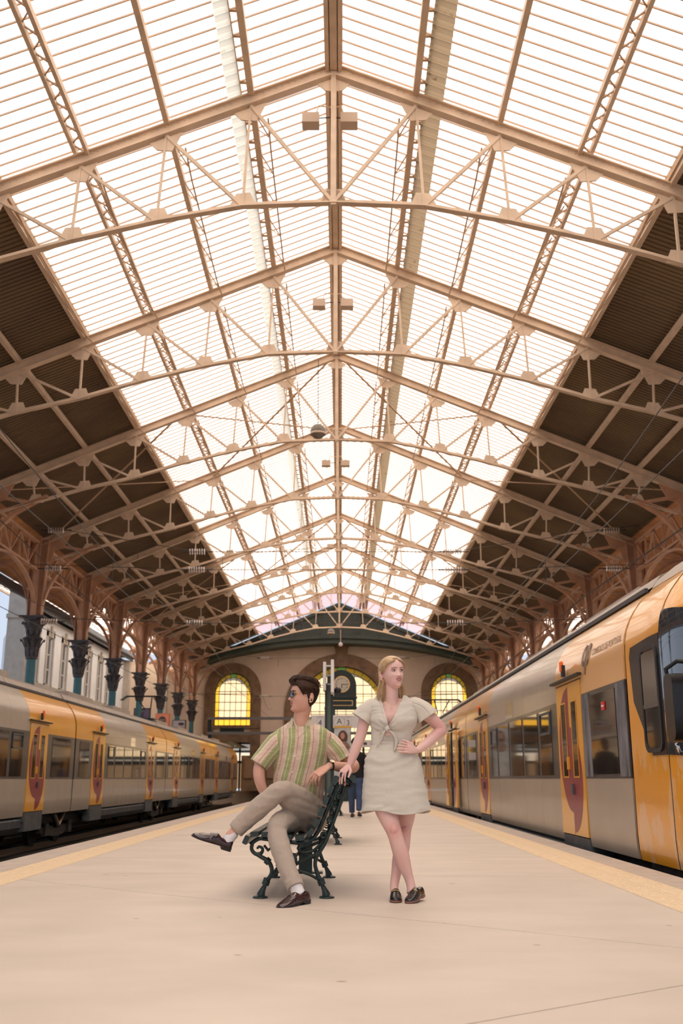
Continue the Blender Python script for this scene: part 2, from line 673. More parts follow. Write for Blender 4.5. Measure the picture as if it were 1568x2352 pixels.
t = thing('ridge_beam', (X0 - .08, 8, RZ), 'tan steel ridge beam of twin girders running along the top of the glass roof', 'beam')
for dx in (-.12, .12):
    MB().beam((X0 + dx, 8, RZ + .12), (X0 + dx, 74.6, RZ + .12), .07, .22).build('girder', M['steel'], t)
MB().beam((X0, 8, RZ + .26), (X0, 74.6, RZ + .26), .34, .03).build('cover_plate', M['steel'], t)
MB().beam((X0, 8, RZ + .04), (X0, 74.6, RZ + .04), .13, .03).build('lower_plate', M['steel'], t)

# ---------------------------------------------------------------- trusses
TN = [(d, rz(d)) for d in PX]
BN = [(0, 10.95), (1.65, 10.88), (3.2, 10.57), (4.72, 10.18), (6.2, 9.72), (7.7, 9.36), (9.15, 8.93), (10.6, 8.52)]


def make_truss(k):
    y = 0
    t = thing('roof_truss', (X0, TY(k), RZ), 'truss', 'truss')
    O = V((X0, TY(k), 0))

    def Q(s, d, z):
        return O + V((s * d, 0, z))
    for s in (-1, 1):
        m = MB()
        a, b = Q(s, 0.05, RZ - .0), Q(s, 10.93, rz(10.93))
        m.beam(a + V((0, 0, .02)), b + V((0, 0, .02)), .04, .22)
        m.beam(a + V((0, 0, .13)), b + V((0, 0, .13)), .18, .025)
        m.beam(a + V((0, 0, -.09)), b + V((0, 0, -.09)), .18, .025)
        r = m.build('rafter', M['steel'], t)
        m = MB()
        for i in range(90):
            f = (i + .5) / 90
            p = a.lerp(b, f) + V((0, -.125, .13))
            m.box(a.lerp(b, f) + V((0, -.030, .08)), (.022, .02, .022))
            m.box(a.lerp(b, f) + V((0, -.030, -.05)), (.022, .02, .022))
        tag(m.build('rivets', M['steel'], r), kind='stuff')
        m = MB()
        for i in range(7):
            p, q = Q(s, *BN[i]), Q(s, *BN[i + 1])
            m.beam(p, q, .14, .025)
            m.beam(p + V((0, 0, .04)), q + V((0, 0, .04)), .025, .08)
        m.build('bottom_chord', M['steel'], t)
        for i in range(1, 7):
            MB().beam(Q(s, TN[i][0], TN[i][1] - .09), Q(s, *BN[i]), .045, .05, up=(0, 1, 0)).build('vertical_strut', M['steel'], t)
        for i in range(1, 7):
            j = i - 1 if i > 0 else 0
            MB().beam(Q(s, TN[i][0], TN[i][1] - .09), Q(s, *BN[j]), .06, .075 if i < 3 else .055, up=(0, 1, 0)).build('diagonal_brace', M['steel'], t)
        for i in range(0, 7):
            b_ = BN[i]
            MB().prism([(O.x + s * (b_[0] - .25), b_[1] + .02), (O.x + s * (b_[0] + .25), b_[1] - .02), (O.x + s * (b_[0] + .12), b_[1] + .26), (O.x + s * (b_[0] - .14), b_[1] + .28)],
                       'xz', O.y - .015, O.y + .015).build('gusset_plate', M['steel'], t)
            a_ = TN[i] if i else (0.0, RZ)
            MB().prism([(O.x + s * (a_[0] - .30 if i else 0), rz(a_[0] - .30 if i else 0) - .14), (O.x + s * (a_[0] + .30), rz(a_[0] + .30) - .14),
                        (O.x + s * (a_[0] + .16), rz(a_[0]) - .40), (O.x + s * (a_[0] - .12 if i else 0), rz(a_[0]) - .42)],
                       'xz', O.y - .015, O.y + .015).build('gusset_plate', M['steel'], t)
    MB().beam(Q(1, 0, RZ), Q(1, 0, 10.9), .10, .10, up=(0, 1, 0)).build('king_post', M['steel'], t)
    return t


tr0 = make_truss(0)
ordw = ['nearest', 'second', 'third', 'fourth', 'fifth', 'sixth', 'seventh', 'eighth', 'farthest']
tr0['label'] = 'tan riveted steel roof truss nearest the camera, at the top of the picture'
for k in range(1, 9):
    c = copy_tree(tr0, (0, BAY * k, 0))
    c['label'] = f'tan riveted steel roof truss crossing under the glass roof, {ordw[k]} from the camera'
# ---------------------------------------------------------------- wind bracing (two bays)
for k in (2, 5):
    for s in (-1, 1):
        sd = 'left' if s < 0 else 'right'
        t = thing('wind_brace', (X0 + s * 4, TY(k), rz(4)), f'crossed tan bracing bars under the {sd} roof slope, {"third" if k == 2 else "sixth"} bay', 'brace')
        for (d0, d1) in ((0.2, 4.65), (4.65, 0.2), (5.0, 10.6), (10.6, 5.0)):
            MB().beam((X0 + s * d0, TY(k), rz(d0) - .02), (X0 + s * d1, TY(k + 1), rz(d1) - .02), .06, .03).build('bracing_bar', M['rod'], t)

# ---------------------------------------------------------------- columns
CZ = 6.42                       # top of the capital


def make_column(k):
    t = thing('iron_column', (X0 - XC, TY(k), 0), 'c', 'column')
    O = V((X0 - XC, TY(k), 0))

    def L(prof, nm, mt, n=20, sm=0.7):
        return MB().lathe(prof, O, n).build(nm, M[mt], t, smooth=sm)
    L([(.30, 0), (.30, .25), (.24, .3), (.22, .5), (.20, .55)], 'base', 'col_green')
    L([(.19, .5), (.185, 2.0), (.165, 4.98)], 'shaft', 'col_green', 24)
    cp = L([(.17, 4.95), (.21, 4.98), (.21, 5.05), (.18, 5.08), (.22, 5.2), (.24, 5.4), (.31, 5.62), (.36, 5.7), (.30, 5.74), (.22, 5.80), (.20, 5.84),
            (.24, 5.95), (.31, 6.10), (.35, 6.22), (.33, 6.32), (.37, 6.36), (.37, 6.44)], 'capital', 'capital')
    # leaves round the capital
    for tier, (z0, z1, r0, r1, n) in enumerate(((5.06, 5.66, .19, .40, 10), (5.82, 6.28, .21, .40, 8))):
        m = MB()
        for i in range(n):
            a = 2 * PI * i / n
            ca, sa = math.cos(a), math.sin(a)
            tx, ty = -sa, ca
            pr = [(r0 + .02, z0, .05), (r0 + .06, z0 + (z1 - z0) * .5, .075), (r1 - .02, z1 - .04, .06), (r1 + .03, z1, .03), (r1 + .02, z1 - .07, .01)]
            rg = []
            for (r, z, w_) in pr:
                rg.append([O + V((ca * r + tx * w_, sa * r + ty * w_, z)), O + V((ca * (r + .025), sa * (r + .025), z)), O + V((ca * r - tx * w_, sa * r - ty * w_, z)), O + V((ca * (r - .02), sa * (r - .02), z))])
            m.rings(rg)
        m.build('acanthus_leaves', M['capital'], cp)
    m = MB()
    m.prism([(O.x - .44, O.y - .44), (O.x, O.y - .36), (O.x + .44, O.y - .44), (O.x + .36, O.y), (O.x + .44, O.y + .44), (O.x, O.y + .36), (O.x - .44, O.y + .44), (O.x - .36, O.y)], 'xy', CZ, CZ + .07)
    m.build('abacus', M['capital'], cp)
    # cross shaped upper post
    zt = rz(XC) + .15
    m = MB()
    m.prism([(O.x - .24, CZ + .07), (O.x + .24, CZ + .07), (O.x + .34, zt), (O.x - .34, zt)], 'xz', O.y - .03, O.y + .03)
    for e in (-1, 1):
        m.beam(O + V((e * .24, 0, CZ + .07)), O + V((e * .34, 0, zt)), .26, .04, up=(1, 0, 0))
    m.prism([(O.y - .20, CZ + .07), (O.y + .20, CZ + .07), (O.y + .26, zt), (O.y - .26, zt)], 'yz', O.x - .05, O.x + .05)
    for e in (-1, 1):
        m.b2(O + V((-.10, min(e * .20, e * .26), CZ + .07)), O + V((.10, max(e * .20, e * .26), zt)))
    up = m.build('upper_post', M['steel_salmon'], t)
    m = MB()
    z = CZ + .2
    while z < zt - .1:
        for e in (-1, 1):
            for e2 in (-.05, .05):
                m.box(O + V((e * .07 + 0, -.262, z)), (.02, .02, .02))
        for e in (-1, 1):
            m.box(O + V((e * (.20 + .08 * (z - CZ) / 2.8), -.135, z)), (.02, .02, .02))
        z += .12
    tag(m.build('rivets', M['steel_salmon'], up), kind='stuff')
    # brackets in the truss plane: inwards (+x) and outwards (-x)
    for e, tip, zt_ in ((1, 2.15, 9.10), (-1, 2.0, 8.55)):
        def B(x, z):
            return (O.x + e * x, z)
        cur = bez((0.24, 0, 6.75), (0.55, 0, 8.55), (tip, 0, zt_), 10)
        up_ = [(0.30, 8.42), (0.5, 8.50), (0.9, 8.60), (tip * .7, 8.60 + (zt_ - 8.6) * .5), (tip, zt_ + .06)]
        m = MB()
        lo = [B(p.x, p.z) for p in cur]
        lo2 = [B(p.x - .035 * 1.6, p.z + .10) for p in cur]
        m.strip(lo, lo2, 'xz', O.y - .02, O.y + .02)
        for i in range(len(cur) - 1):
            m.beam((O.x + e * cur[i].x, O.y, cur[i].z), (O.x + e * cur[i + 1].x, O.y, cur[i + 1].z), .18, .03)
        # plate between curve end and the upper flange
        m.prism([B(1.05, 8.42), B(tip * .75, zt_ - .32), B(tip, zt_ - .03), B(tip, zt_ + .08), B(1.0, 8.62)], 'xz', O.y - .018, O.y + .018)
        m.beam((O.x + e * .3, O.y, 8.50), (O.x + e * tip, O.y, zt_ + .05), .16, .04)
        m.build('curved_bracket', M['steel_salmon'], t, smooth=0.5)
        m = MB()
        if e > 0:
            m.prism([B(.28, 8.50), B(.28, zt), B(1.15, zt + .28), B(.85, 9.02), B(.55, 8.95), B(.45, 8.6)], 'xz', O.y - .018, O.y + .018)
            m.beam((O.x + .5, O.y, 9.15), (O.x + 1.75, O.y, 8.92), .10, .10)
        else:
            m.prism([B(.28, 8.45), B(.28, zt), B(.9, zt - .2), B(.6, 8.95), B(.45, 8.6)], 'xz', O.y - .018, O.y + .018)
            m.beam((O.x - .3, O.y, zt - .1), (O.x - 2.1, O.y, rz(13.0) + .12), .12, .14)
        m.build('haunch_plate', M['steel_salmon'], t)
    # arches along the arcade
    for e in (-1, 1):
        cur = bez((0, e * .2, 6.9), (0, e * .75, 7.95), (0, e * 3.25, 8.12), 10)
        m = MB()
        for i in range(len(cur) - 1):
            p, q = cur[i], cur[i + 1]
            m.beam(O + p, O + q, .14, .07)
        m.build('arcade_arch', M['steel_salmon'], t, smooth=0.5)
    return t


def make_girder(k):
    O = V((X0 - XC, TY(k), 0))
    t = thing('arcade_girder', O + V((0, 0, 8.15)), 'g', 'girder')
    m = MB()
    m.beam(O + V((0, .3, 8.17)), O + V((0, BAY - .3, 8.17)), .16, .08)
    m.build('lower_flange', M['steel_salmon'], t)
    m = MB()
    m.beam(O + V((0, .3, rz(XC) - .03)), O + V((0, BAY - .3, rz(XC) - .03)), .16, .10)
    m.build('upper_flange', M['steel_salmon'], t)
    n = 6
    for i in range(n):
        y0_ = .35 + i * (BAY - .7) / n
        y1_ = .35 + (i + 1) * (BAY - .7) / n
        za, zb = 8.2, rz(XC) - .06
        MB().beam(O + V((0, y0_, za if i % 2 else zb)), O + V((0, y1_, zb if i % 2 else za)), .06, .06, up=(1, 0, 0)).build('lattice_bar', M['steel_salmon'], t)
        MB().beam(O + V((0, y1_, za)), O + V((0, y1_, zb)), .06, .06, up=(0, 1, 0)).build('lattice_bar', M['steel_salmon'], t)
    return t


ordg = {2: 'second bay from the camera', 3: 'third bay', 4: 'fourth bay', 5: 'fifth bay', 6: 'sixth bay', 7: 'seventh bay', 8: 'last bay at the end wall'}
ordc = {2: 'nearest, just outside the frame edge', 3: 'first fully seen', 4: 'second', 5: 'third', 6: 'fourth', 7: 'fifth', 8: 'sixth', 9: 'last, before the end wall'}
col0 = make_column(3)
gir0 = make_girder(3)
for k in range(2, 10):
    for s in (-1, 1):
        sd = 'left' if s < 0 else 'right'
        if k == 3 and s < 0:
            c = col0
        else:
            c = copy_tree(col0, (0, BAY * (k - 3), 0))
        if s > 0:
            c.location.x = X0 + XC
            c.rotation_euler = (0, 0, PI)
        c['label'] = f'ornate iron column with leafy dark capital, {sd} arcade, {ordc[k]}'
        if k < 9:
            gg = gir0 if (k == 3 and s < 0) else copy_tree(gir0, (0, BAY * (k - 3), 0))
            if s > 0:
                gg.location.x = X0 + XC
            gg['label'] = f'salmon lattice girder of the {sd} arcade, {ordg[k]}'
for s in (-1, 1):
    gg = copy_tree(gir0, (0, BAY * (1 - 3), 0))
    if s > 0:
        gg.location.x = X0 + XC
    gg['label'] = f'salmon lattice girder of the {"left" if s < 0 else "right"} arcade nearest the camera, before the first column'
# ================================================================ end wall with windows and clock
WY = 77.0
M['pane_y'] = mat_pane('amber glass', (0.80, 0.46, 0.05))
M['pane_c'] = mat_pane('cream glass', (0.80, 0.64, 0.42))
M['pane_g'] = mat_pane('green glass', (0.30, 0.62, 0.12))
M['pane_w'] = mat_pane('clear far glass', (0.8, 0.7, 0.55), transp=0.3)
WIN = [(-8.28, 1.40, 7.30, 4.70), (8.22, 1.40, 7.30, 4.70), (0.0, 3.40, 5.80, 2.4)]
DOORS = [(-8.28, 1.9, 3.5), (8.22, 1.9, 3.5), (-4.6, .9, 3.0), (4.6, .9, 3.0)]
xs = set([-11.6, 11.4])
for (c, R, zs, zb) in WIN:
    for i in range(25):
        xs.add(round(c + R * math.cos(PI * i / 24), 4))
for (c, hw, h) in DOORS:
    xs |= {c - hw, c + hw}
xs |= {-3.4, 3.4}
xs = sorted(xs)


def topz(x):
    return rz(abs(x - X0)) - .1


wm = MB()
for i in range(len(xs) - 1):
    a, b = xs[i], xs[i + 1]
    mx = (a + b) / 2
    ops = []
    for (c, R, zs, zb) in WIN:
        if c - R < mx < c + R:
            f = lambda x: zs + math.sqrt(max(0, R * R - (x - c) ** 2))
            ops.append((zb if c else 0.0, zb if c else 0.0, f(a), f(b)))
    for (c, hw, h) in DOORS:
        if c - hw < mx < c + hw:
            ops.append((0, 0, h, h))
    ops.sort()
    za, zb_ = -1.0, -1.0
    for (l1, l2, h1, h2) in ops:
        if l1 > za:
            wm.prism([(a, za), (b, zb_), (b, l2), (a, l1)], 'xz', WY, WY + .5)
        za, zb_ = h1, h2
    wm.prism([(a, za), (b, zb_), (b, topz(b)), (a, topz(a))], 'xz', WY, WY + .5)
wall = wm.build('wall_back', M['plaster'])
tag(wall, kind='structure')


def arch_pts(c, R, zs, zb, n=24):
    return [(c - R, zb)] + [(c - R * math.cos(PI * i / n), zs + R * math.sin(PI * i / n)) for i in range(n + 1)] + [(c + R, zb)]


for wi, (c, R, zs, zb) in enumerate(WIN):
    ro = R + (.75 if wi < 2 else .95)
    lo = arch_pts(c, R, zs, 0 if wi == 2 else .0)
    hi = arch_pts(c, ro, zs, 0)
    MB().strip(lo, hi, 'xz', WY - .18, WY + .02).build('stone_surround', M['stone'], wall)
    w_ = MB()
    # frame
    w_.strip(arch_pts(c, R - .07, zs, zb), arch_pts(c, R, zs, zb), 'xz', WY + .1, WY + .2)
    w_.b2((c - R, WY + .1, zb), (c + R, WY + .2, zb + .08))
    win = w_.build(f'window_{wi + 1}', M['iron'])
    tag(win, kind='structure')
    bt = .34 if wi < 2 else .42
    Ri = R - bt
    ncol, dz = (5, .62) if wi < 2 else (9, .66)
    # border panes round the arch
    nb = 9 if wi < 2 else 15
    for i in range(nb):
        a0, a1 = PI * i / nb + .003, PI * (i + 1) / nb - .003
        lo_ = [(c - Ri * math.cos(a0 + (a1 - a0) * j / 4), zs + Ri * math.sin(a0 + (a1 - a0) * j / 4)) for j in range(5)]
        hi_ = [(c - (R - .06) * math.cos(a0 + (a1 - a0) * j / 4), zs + (R - .06) * math.sin(a0 + (a1 - a0) * j / 4)) for j in range(5)]
        mb = MB()
        mb.add([(x, WY + .15, z) for x, z in lo_ + hi_[::-1]], [tuple(range(10))])
        mb.build('window_pane', M['pane_g'] if i == nb // 2 else M['pane_y'], win)
    z = zb + .06
    rows = [zb + .06, zb + .06 + .5]
    while rows[-1] + dz < zs:
        rows.append(rows[-1] + dz)
    rows.append(zs)
    for j in range(len(rows) - 1):
        for s in (-1, 1):
            xa, xb = sorted((c + s * (R - .06), c + s * Ri))
            MB().add([(xa, WY + .15, rows[j] + .02), (xb, WY + .15, rows[j] + .02), (xb, WY + .15, rows[j + 1] - .02), (xa, WY + .15, rows[j + 1] - .02)], [(0, 1, 2, 3)]) and None
            mb = MB()
            mb.add([(xa, WY + .15, rows[j] + .015), (xb - .0, WY + .15, rows[j] + .015), (xb, WY + .15, rows[j + 1] - .015), (xa, WY + .15, rows[j + 1] - .015)], [(0, 1, 2, 3)])
            mb.build('window_pane', M['pane_y'], win)
    rows2 = rows + [zs + dz, zs + 2 * dz, zs + 3 * dz, zs + 4 * dz, zs + 5 * dz]
    for j in range(len(rows2) - 1):
        for i in range(ncol):
            xa = c - Ri + 2 * Ri * i / ncol + .015
            xb = c - Ri + 2 * Ri * (i + 1) / ncol - .015
            top = [(xa + (xb - xa) * q / 4, min(rows2[j + 1] - .015, zs + math.sqrt(max(0, (Ri - .02) ** 2 - (xa + (xb - xa) * q / 4 - c) ** 2)))) for q in range(5)]
            zlo = rows2[j] + .015
            top = [(x, max(z_, zlo)) for x, z_ in top]
            if max(z_ for x, z_ in top) - zlo < .05:
                continue
            mb = MB()
            mb.add([(xb, WY + .15, zlo), (xa, WY + .15, zlo)] + [(x, WY + .15, z_) for x, z_ in top], [tuple(range(7))])
            mt = 'pane_c'
            if j == 0 and wi < 2:
                mt = 'pane_y'
            mb.build('window_pane', M[mt], win)
    # leading
    ld = MB()
    for i in range(ncol + 1):
        x = c - Ri + 2 * Ri * i / ncol
        h = zs + math.sqrt(max(0, Ri ** 2 - (x - c) ** 2))
        ld.b2((x - .02, WY + .12, zb), (x + .02, WY + .16, h))
    for z in rows2[1:]:
        hw = R if z <= zs else math.sqrt(max(0, Ri ** 2 - (z - zs) ** 2))
        if hw > .1:
            ld.b2((c - hw, WY + .12, z - .02), (c + hw, WY + .16, z + .02))
    ld.strip(arch_pts(c, Ri - .02, zs, zb), arch_pts(c, Ri + .02, zs, zb), 'xz', WY + .12, WY + .16)
    for i in range(nb + 1):
        a0 = PI * i / nb
        ld.beam((c - Ri * math.cos(a0), WY + .14, zs + Ri * math.sin(a0)), (c - R * math.cos(a0), WY + .14, zs + R * math.sin(a0)), .03, .04)
    tag(ld.build('leading', M['iron'], win), kind='stuff')
# keystone + sill blocks
MB().prism([(-.35, 9.15), (.35, 9.15), (.5, 10.6), (-.5, 10.6)], 'xz', WY - .3, WY).b2((-.55, WY - .35, 10.6), (.55, WY, 10.95)).build('keystone', M['stone'], wall)
for c in (-8.28, 8.22):
    MB().b2((c - .9, WY - .1, 4.15), (c + .9, WY + .05, 4.55)).build('name_panel', M['iron'], wall)
    MB().b2((c - 2.15, WY - .25, 4.55), (c + 2.15, WY - .02, 4.70)).build('sill', M['stone'], wall)
    MB().b2((c - 2.15, WY - .12, 3.5), (c + 2.15, WY + .1, 4.16)).build('lintel', M['stone'], wall)
# glazed ground floor: doors with fanlight panes
dn = 0
for (c, hw, h) in DOORS + [(0.0, 3.3, 2.4)]:
    dn += 1
    d = MB()
    for x in [c - hw, c - hw / 3, c + hw / 3, c + hw]:
        d.b2((x - .06, WY + .1, 0), (x + .06, WY + .2, h))
    for z in (2.1, h - .06, h * .82):
        d.b2((c - hw, WY + .1, z - .06), (c + hw, WY + .2, z + .06))
    do = d.build(f'door_{dn}', M['iron'])
    tag(do, kind='structure')
    for i in range(3):
        xa = c - hw + 2 * hw * i / 3 + .06
        xb = xa + 2 * hw / 3 - .12
        for (z0, z1, mt) in ((2.16, h * .82 - .06, 'pane_w'), (h * .82 + .06, h - .12, 'pane_w'), (.15, 2.04, 'pane_dim')):
            if z1 - z0 < .08:
                continue
            if mt == 'pane_dim' and mt not in M:
                M['pane_dim'] = mat_pane('dim door glass', (0.22, 0.15, 0.09), transp=0.15)
            mb = MB()
            mb.add([(xa, WY + .15, z0), (xb, WY + .15, z0), (xb, WY + .15, z1), (xa, WY + .15, z1)], [(0, 1, 2, 3)])
            mb.build('door_pane', M[mt], do)
# clock
ck = thing('station_clock', (0, WY - .5, 5.9), 'big dark green round-topped clock case in front of the central arched window', 'clock')
m = MB()
poly = [(-1.13, 6.0), (1.13, 6.0), (1.13, 7.7)] + [(1.13 * math.cos(a), 7.7 + 1.2 * math.sin(a)) for a in [PI * i / 14 for i in range(1, 14)]] + [(-1.13, 7.7)]
m.prism(poly, 'xz', WY - .45, WY - .1)
m.build('case', M['iron'], ck)
for (z0, z1, hw) in ((5.9, 6.08, 1.3), (6.75, 6.85, 1.2)):
    MB().b2((-hw, WY - .55, z0), (hw, WY - .1, z1)).build('moulding', M['iron'], ck)
f = MB()
f.rings([[V((.02 + r * math.cos(a), y, 7.8 + r * math.sin(a))) for a in [2 * PI * k / 40 for k in range(40)]] for (r, y) in ((.62, WY - .45), (.62, WY - .52), (.56, WY - .52), (.56, WY - .50))])
f.build('clock_rim', M['gold'], ck)
f = MB()
f.rings([[V((.02 + r * math.cos(a), y, 7.8 + r * math.sin(a))) for a in [2 * PI * k / 40 for k in range(40)]] for (r, y) in ((.57, WY - .46), (.57, WY - .505))])
M['dial'] = mat('dial', (0.62, 0.60, 0.48), 0.5)
fc = f.build('clock_face', M['dial'], ck)
roman = ['XII', 'I', 'II', 'III', 'IIII', 'V', 'VI', 'VII', 'VIII', 'IX', 'X', 'XI']
for i, r_ in enumerate(roman):
    a = PI / 2 - i * PI / 6
    Rz = R_FRONT @ Matrix.Rotation(-i * PI / 6, 3, 'Z')
    tm = text_mesh('numeral', r_, .15, M['black'], ck, (.02 + .45 * math.cos(a), WY - .512, 7.8 + .45 * math.sin(a)), Rz, 'CENTER', .002)
for (ang, L, w_) in ((PI / 2 - 2 * PI * 15.5 / 60, .42, .035), (PI / 2 - 2 * PI * (3.26 + 2.8) / 12, .30, .05)):
    MB().beam((.02, WY - .52, 7.8), (.02 + L * math.cos(ang), WY - .52, 7.8 + L * math.sin(ang)), .02, w_, up=(0, 0, 1)).build('clock_hand', M['black'], ck)
fr = MB()
fr.strip([(-.75, 6.2), (.85, 6.2), (.85, 6.6), (-.75, 6.6), (-.75, 6.2)], [(-.70, 6.24), (.80, 6.24), (.80, 6.56), (-.70, 6.56), (-.70, 6.24)], 'xz', WY - .47, WY - .44)
fr.build('name_frame', M['gold'], ck)
# ---------------------------------------------------------------- green gable above
GY = 75.4


def arcz(x):
    d = abs(x - X0)
    return 10.75 - d * d * 0.0135 - (0.0 if d < 9 else (d - 9) * .12)


gx = [X0 - 11.2 + 22.4 * i / 44 for i in range(45)]
gm = MB()
gm.strip([(x, arcz(x) + .55) for x in gx], [(x, rz(abs(x - X0)) + .15) for x in gx], 'xz', GY, GY + .2)
gable = gm.build('trim_1', M['gable_green'])
tag(gable, kind='structure')
for (dz0, dz1, y0_) in ((0, .16, -.28), (.16, .36, -.16), (.36, .58, -.36), (.58, .7, -.1)):
    gm = MB().strip([(x, arcz(x) + dz0) for x in gx], [(x, arcz(x) + dz1) for x in gx], 'xz', GY + y0_, GY + 1.6)
    gm.build('arch_moulding', M['gable_green'], gable)
for i in range(-7, 8):
    x = X0 + i * 1.5 + (.75 if i >= 0 else -.75) * 0
    z0, z1 = arcz(x) + .75, rz(abs(x - X0)) - .15
    if z1 - z0 > .3:
        MB().b2((x - .07, GY - .06, z0), (x + .07, GY + .02, z1)).build('panel_stile', M['gable_green'], gable)
gm = MB().strip([(x, rz(abs(x - X0)) - .10) for x in gx], [(x, rz(abs(x - X0)) + .15) for x in gx], 'xz', GY - .12, GY + .1)
gm.build('gable_trim', M['gable_green'], gable)
# ---------------------------------------------------------------- buildings outside, left and right
for s in (-1, 1):
    sd = 'left' if s < 0 else 'right'
    bx = X0 + s * 15.4
    xo = bx + s * 5
    b = thing('station_wing', (bx, 60, 0), f'pale rendered station wing with stone framed windows beyond the {sd} arcade', 'building')
    xw = bx + s * .45
    lo_, hi_ = min(bx, xw), max(bx, xw)
    segs = []
    ys = [49.7, 52.2, 55.1, 60.6, 63.6, 66.0]
    # facade with window openings
    m = MB()
    yy = 49.3
    zsill, zhead = 5.65, 8.15
    for i, yw in enumerate(ys):
        ya, yb = yw + .45, yw + 1.45
        m.b2((lo_, yy, 0), (hi_, ya, 9.1))
        m.b2((lo_, ya, 0), (hi_, yb, zsill))
        m.b2((lo_, ya, zhead), (hi_, yb, 9.1))
        yy = yb
    m.b2((lo_, yy, 0), (hi_, 72.0, 9.1))
    m.prism([(xw, 49.4), (xw, 72), (bx + s * 5, 72), (bx + s * 5, 60.5)], 'xy', 0, 9.1)
    m.build('facade', M['plaster_cool'], b)
    m = MB().b2((bx - .35 if s > 0 else bx, 49.2, 5.2), (bx if s > 0 else bx + .35, 72, 5.5)).b2((bx - .2 if s > 0 else bx, 49.2, 0), (bx if s > 0 else bx + .2, 72, 5.2))
    m.build('stone_storey', M['granite'], b)
    sgn = -s
    for yw in ys:
        ya, yb = yw + .45, yw + 1.45
        m = MB()
        for (y0_, y1_, z0_, z1_) in ((ya - .22, ya, zsill - .15, zhead + .3), (yb, yb + .22, zsill - .15, zhead + .3), (ya - .22, yb + .22, zhead, zhead + .4), (ya - .22, yb + .22, zsill - .2, zsill)):
            m.b2((min(bx, bx + sgn * .05), y0_, z0_), (max(bx, bx + sgn * .05), y1_, z1_))
        m.b2((min(bx, bx + sgn * .10), (ya + yb) / 2 - .12, zhead + .1), (max(bx, bx + sgn * .10), (ya + yb) / 2 + .12, zhead + .6))
        wf = m.build('window_frame', M['granite'], b)
        m = MB()
        xi = bx + s * .15
        m.b2((min(xi, xi + .05), ya, zsill), (max(xi, xi + .05), yb, zhead))
        m.build('pane', M['glass_dark'] if 'glass_dark' in M else M.setdefault('glass_dark', mat('dark glass', (0.05, 0.055, 0.055), 0.08, spec=0.8)), wf)
        m = MB()
        xi -= s * .03
        for yq in (ya + .03, (ya + yb) / 2, yb - .03):
            m.b2((xi - .03, yq - .03, zsill), (xi + .03, yq + .03, zhead))
        for zq in (zsill + .03, zsill + .8, zsill + 1.6, zhead - .03):
            m.b2((xi - .03, ya, zq - .03), (xi + .03, yb, zq + .03))
        m.build('glazing', M['white'], wf)
    # eaves
    m = MB()
    m.beam((bx - s * .5, 49.6, 9.25), (bx - s * .5, 72.3, 9.25), .5, .12)
    m.beam((bx - s * .45, 49.6, 9.12), (bx - s * .45, 72.3, 9.12), .12, .14)
    m.prism([(bx - s * .75, 49.6), (bx - s * .75, 72.3), (bx + s * 5.2, 72.3), (bx + s * 5.2, 61.5), (bx + s * .9, 49.6)], 'xy', 9.31, 9.45)
    m.prism([(bx, 51.5), (bx, 72.3), (bx + s * 4.2, 72.3), (bx + s * 4.2, 66)], 'xy', 9.45, 9.9)
    m.build('roof', M['slate'], b)
    # corner tower
    tw = MB().b2((lo_ if s > 0 else bx - 1.55, 46.5, 0), (bx + 1.55 if s > 0 else hi_, 50.5, 9.6))
    tw = MB()
    xa_, xb_ = bx - s * .06, bx + s * .88
    for (e, z0_, z1_) in ((0, 0, 10.2), (.12, 5.0, 5.45), (.06, 8.5, 8.7), (.10, 0, 4.7)):
        tw.b2((min(xa_ - s * e, xb_ + s * e), 48.7 - e, z0_), (max(xa_ - s * e, xb_ + s * e), 49.6, z1_))
    tw.build('corner_tower', M['granite'], b)
    # oblique wall joining the end wall
    ob = MB()
    pa, pb = V((bx, 71.8, 0)), V((X0 + s * 11.2, 77.2, 0))
    ob.add([pa + V((0, 0, -.9)), pb + V((0, 0, -.9)), pb + V((0, 0, 9.0)), pa + V((0, 0, 9.1)), pa + V((s * .4, .3, -.9)), pb + V((s * .4, .3, -.9)), pb + V((s * .4, .3, 9.0)), pa + V((s * .4, .3, 9.1))],
           [(0, 1, 2, 3), (4, 5, 6, 7), (0, 1, 5, 4), (1, 2, 6, 5), (2, 3, 7, 6), (3, 0, 4, 7)])
    ob = ob.build('wall_' + sd, M['plaster'])
    tag(ob, kind='structure')
    for f_ in (0.02, 0.55):
        p_ = pa.lerp(pb, f_)
        MB().b2((p_.x - .35, p_.y - .35, -.9), (p_.x + .35, p_.y + .1, 9.0)).b2((p_.x - .5, p_.y - .5, 4.6), (p_.x + .5, p_.y + .1, 5.2)).build('pilaster', M['granite'], ob)
    # side canopy of ribbed glass
    cn = thing('side_canopy', (X0 + s * 14, 49, 9), f'ribbed glass side canopy between the {sd} arcade eaves and the station wing', 'canopy')
    xa, xb = X0 + s * 11.25, X0 + s * 18.5
    za, zb = 9.42, 10.9
    n = 0
    y = 49.0
    while y < 76:
        mb = MB()
        mb.add([(xa, y + .04, za), (xb, y + .04, zb), (xb, y + .86, zb), (xa, y + .86, za)], [(0, 1, 2, 3)])
        mb.build('canopy_pane', M['pane'], cn)
        MB().beam((xa, y, za - .03), (xb, y, zb - .01), .03, .03).build('canopy_rafter', M['rod'], cn)
        y += .9
    for f_ in (0.02, .25, .5, .75, .98):
        MB().beam((xa + (xb - xa) * f_, 49, za + (zb - za) * f_ - .1), (xa + (xb - xa) * f_, 76, za + (zb - za) * f_ - .1), .08, .12).build('canopy_purlin', M['rod'], cn)
    for f_ in (.12, .37, .62, .87):
        for j in range(15):
            pass

# ================================================================ trains
def mat_train(name, col, rough, **k):
    return mat(name, col, rough, coat=0.4, **k)


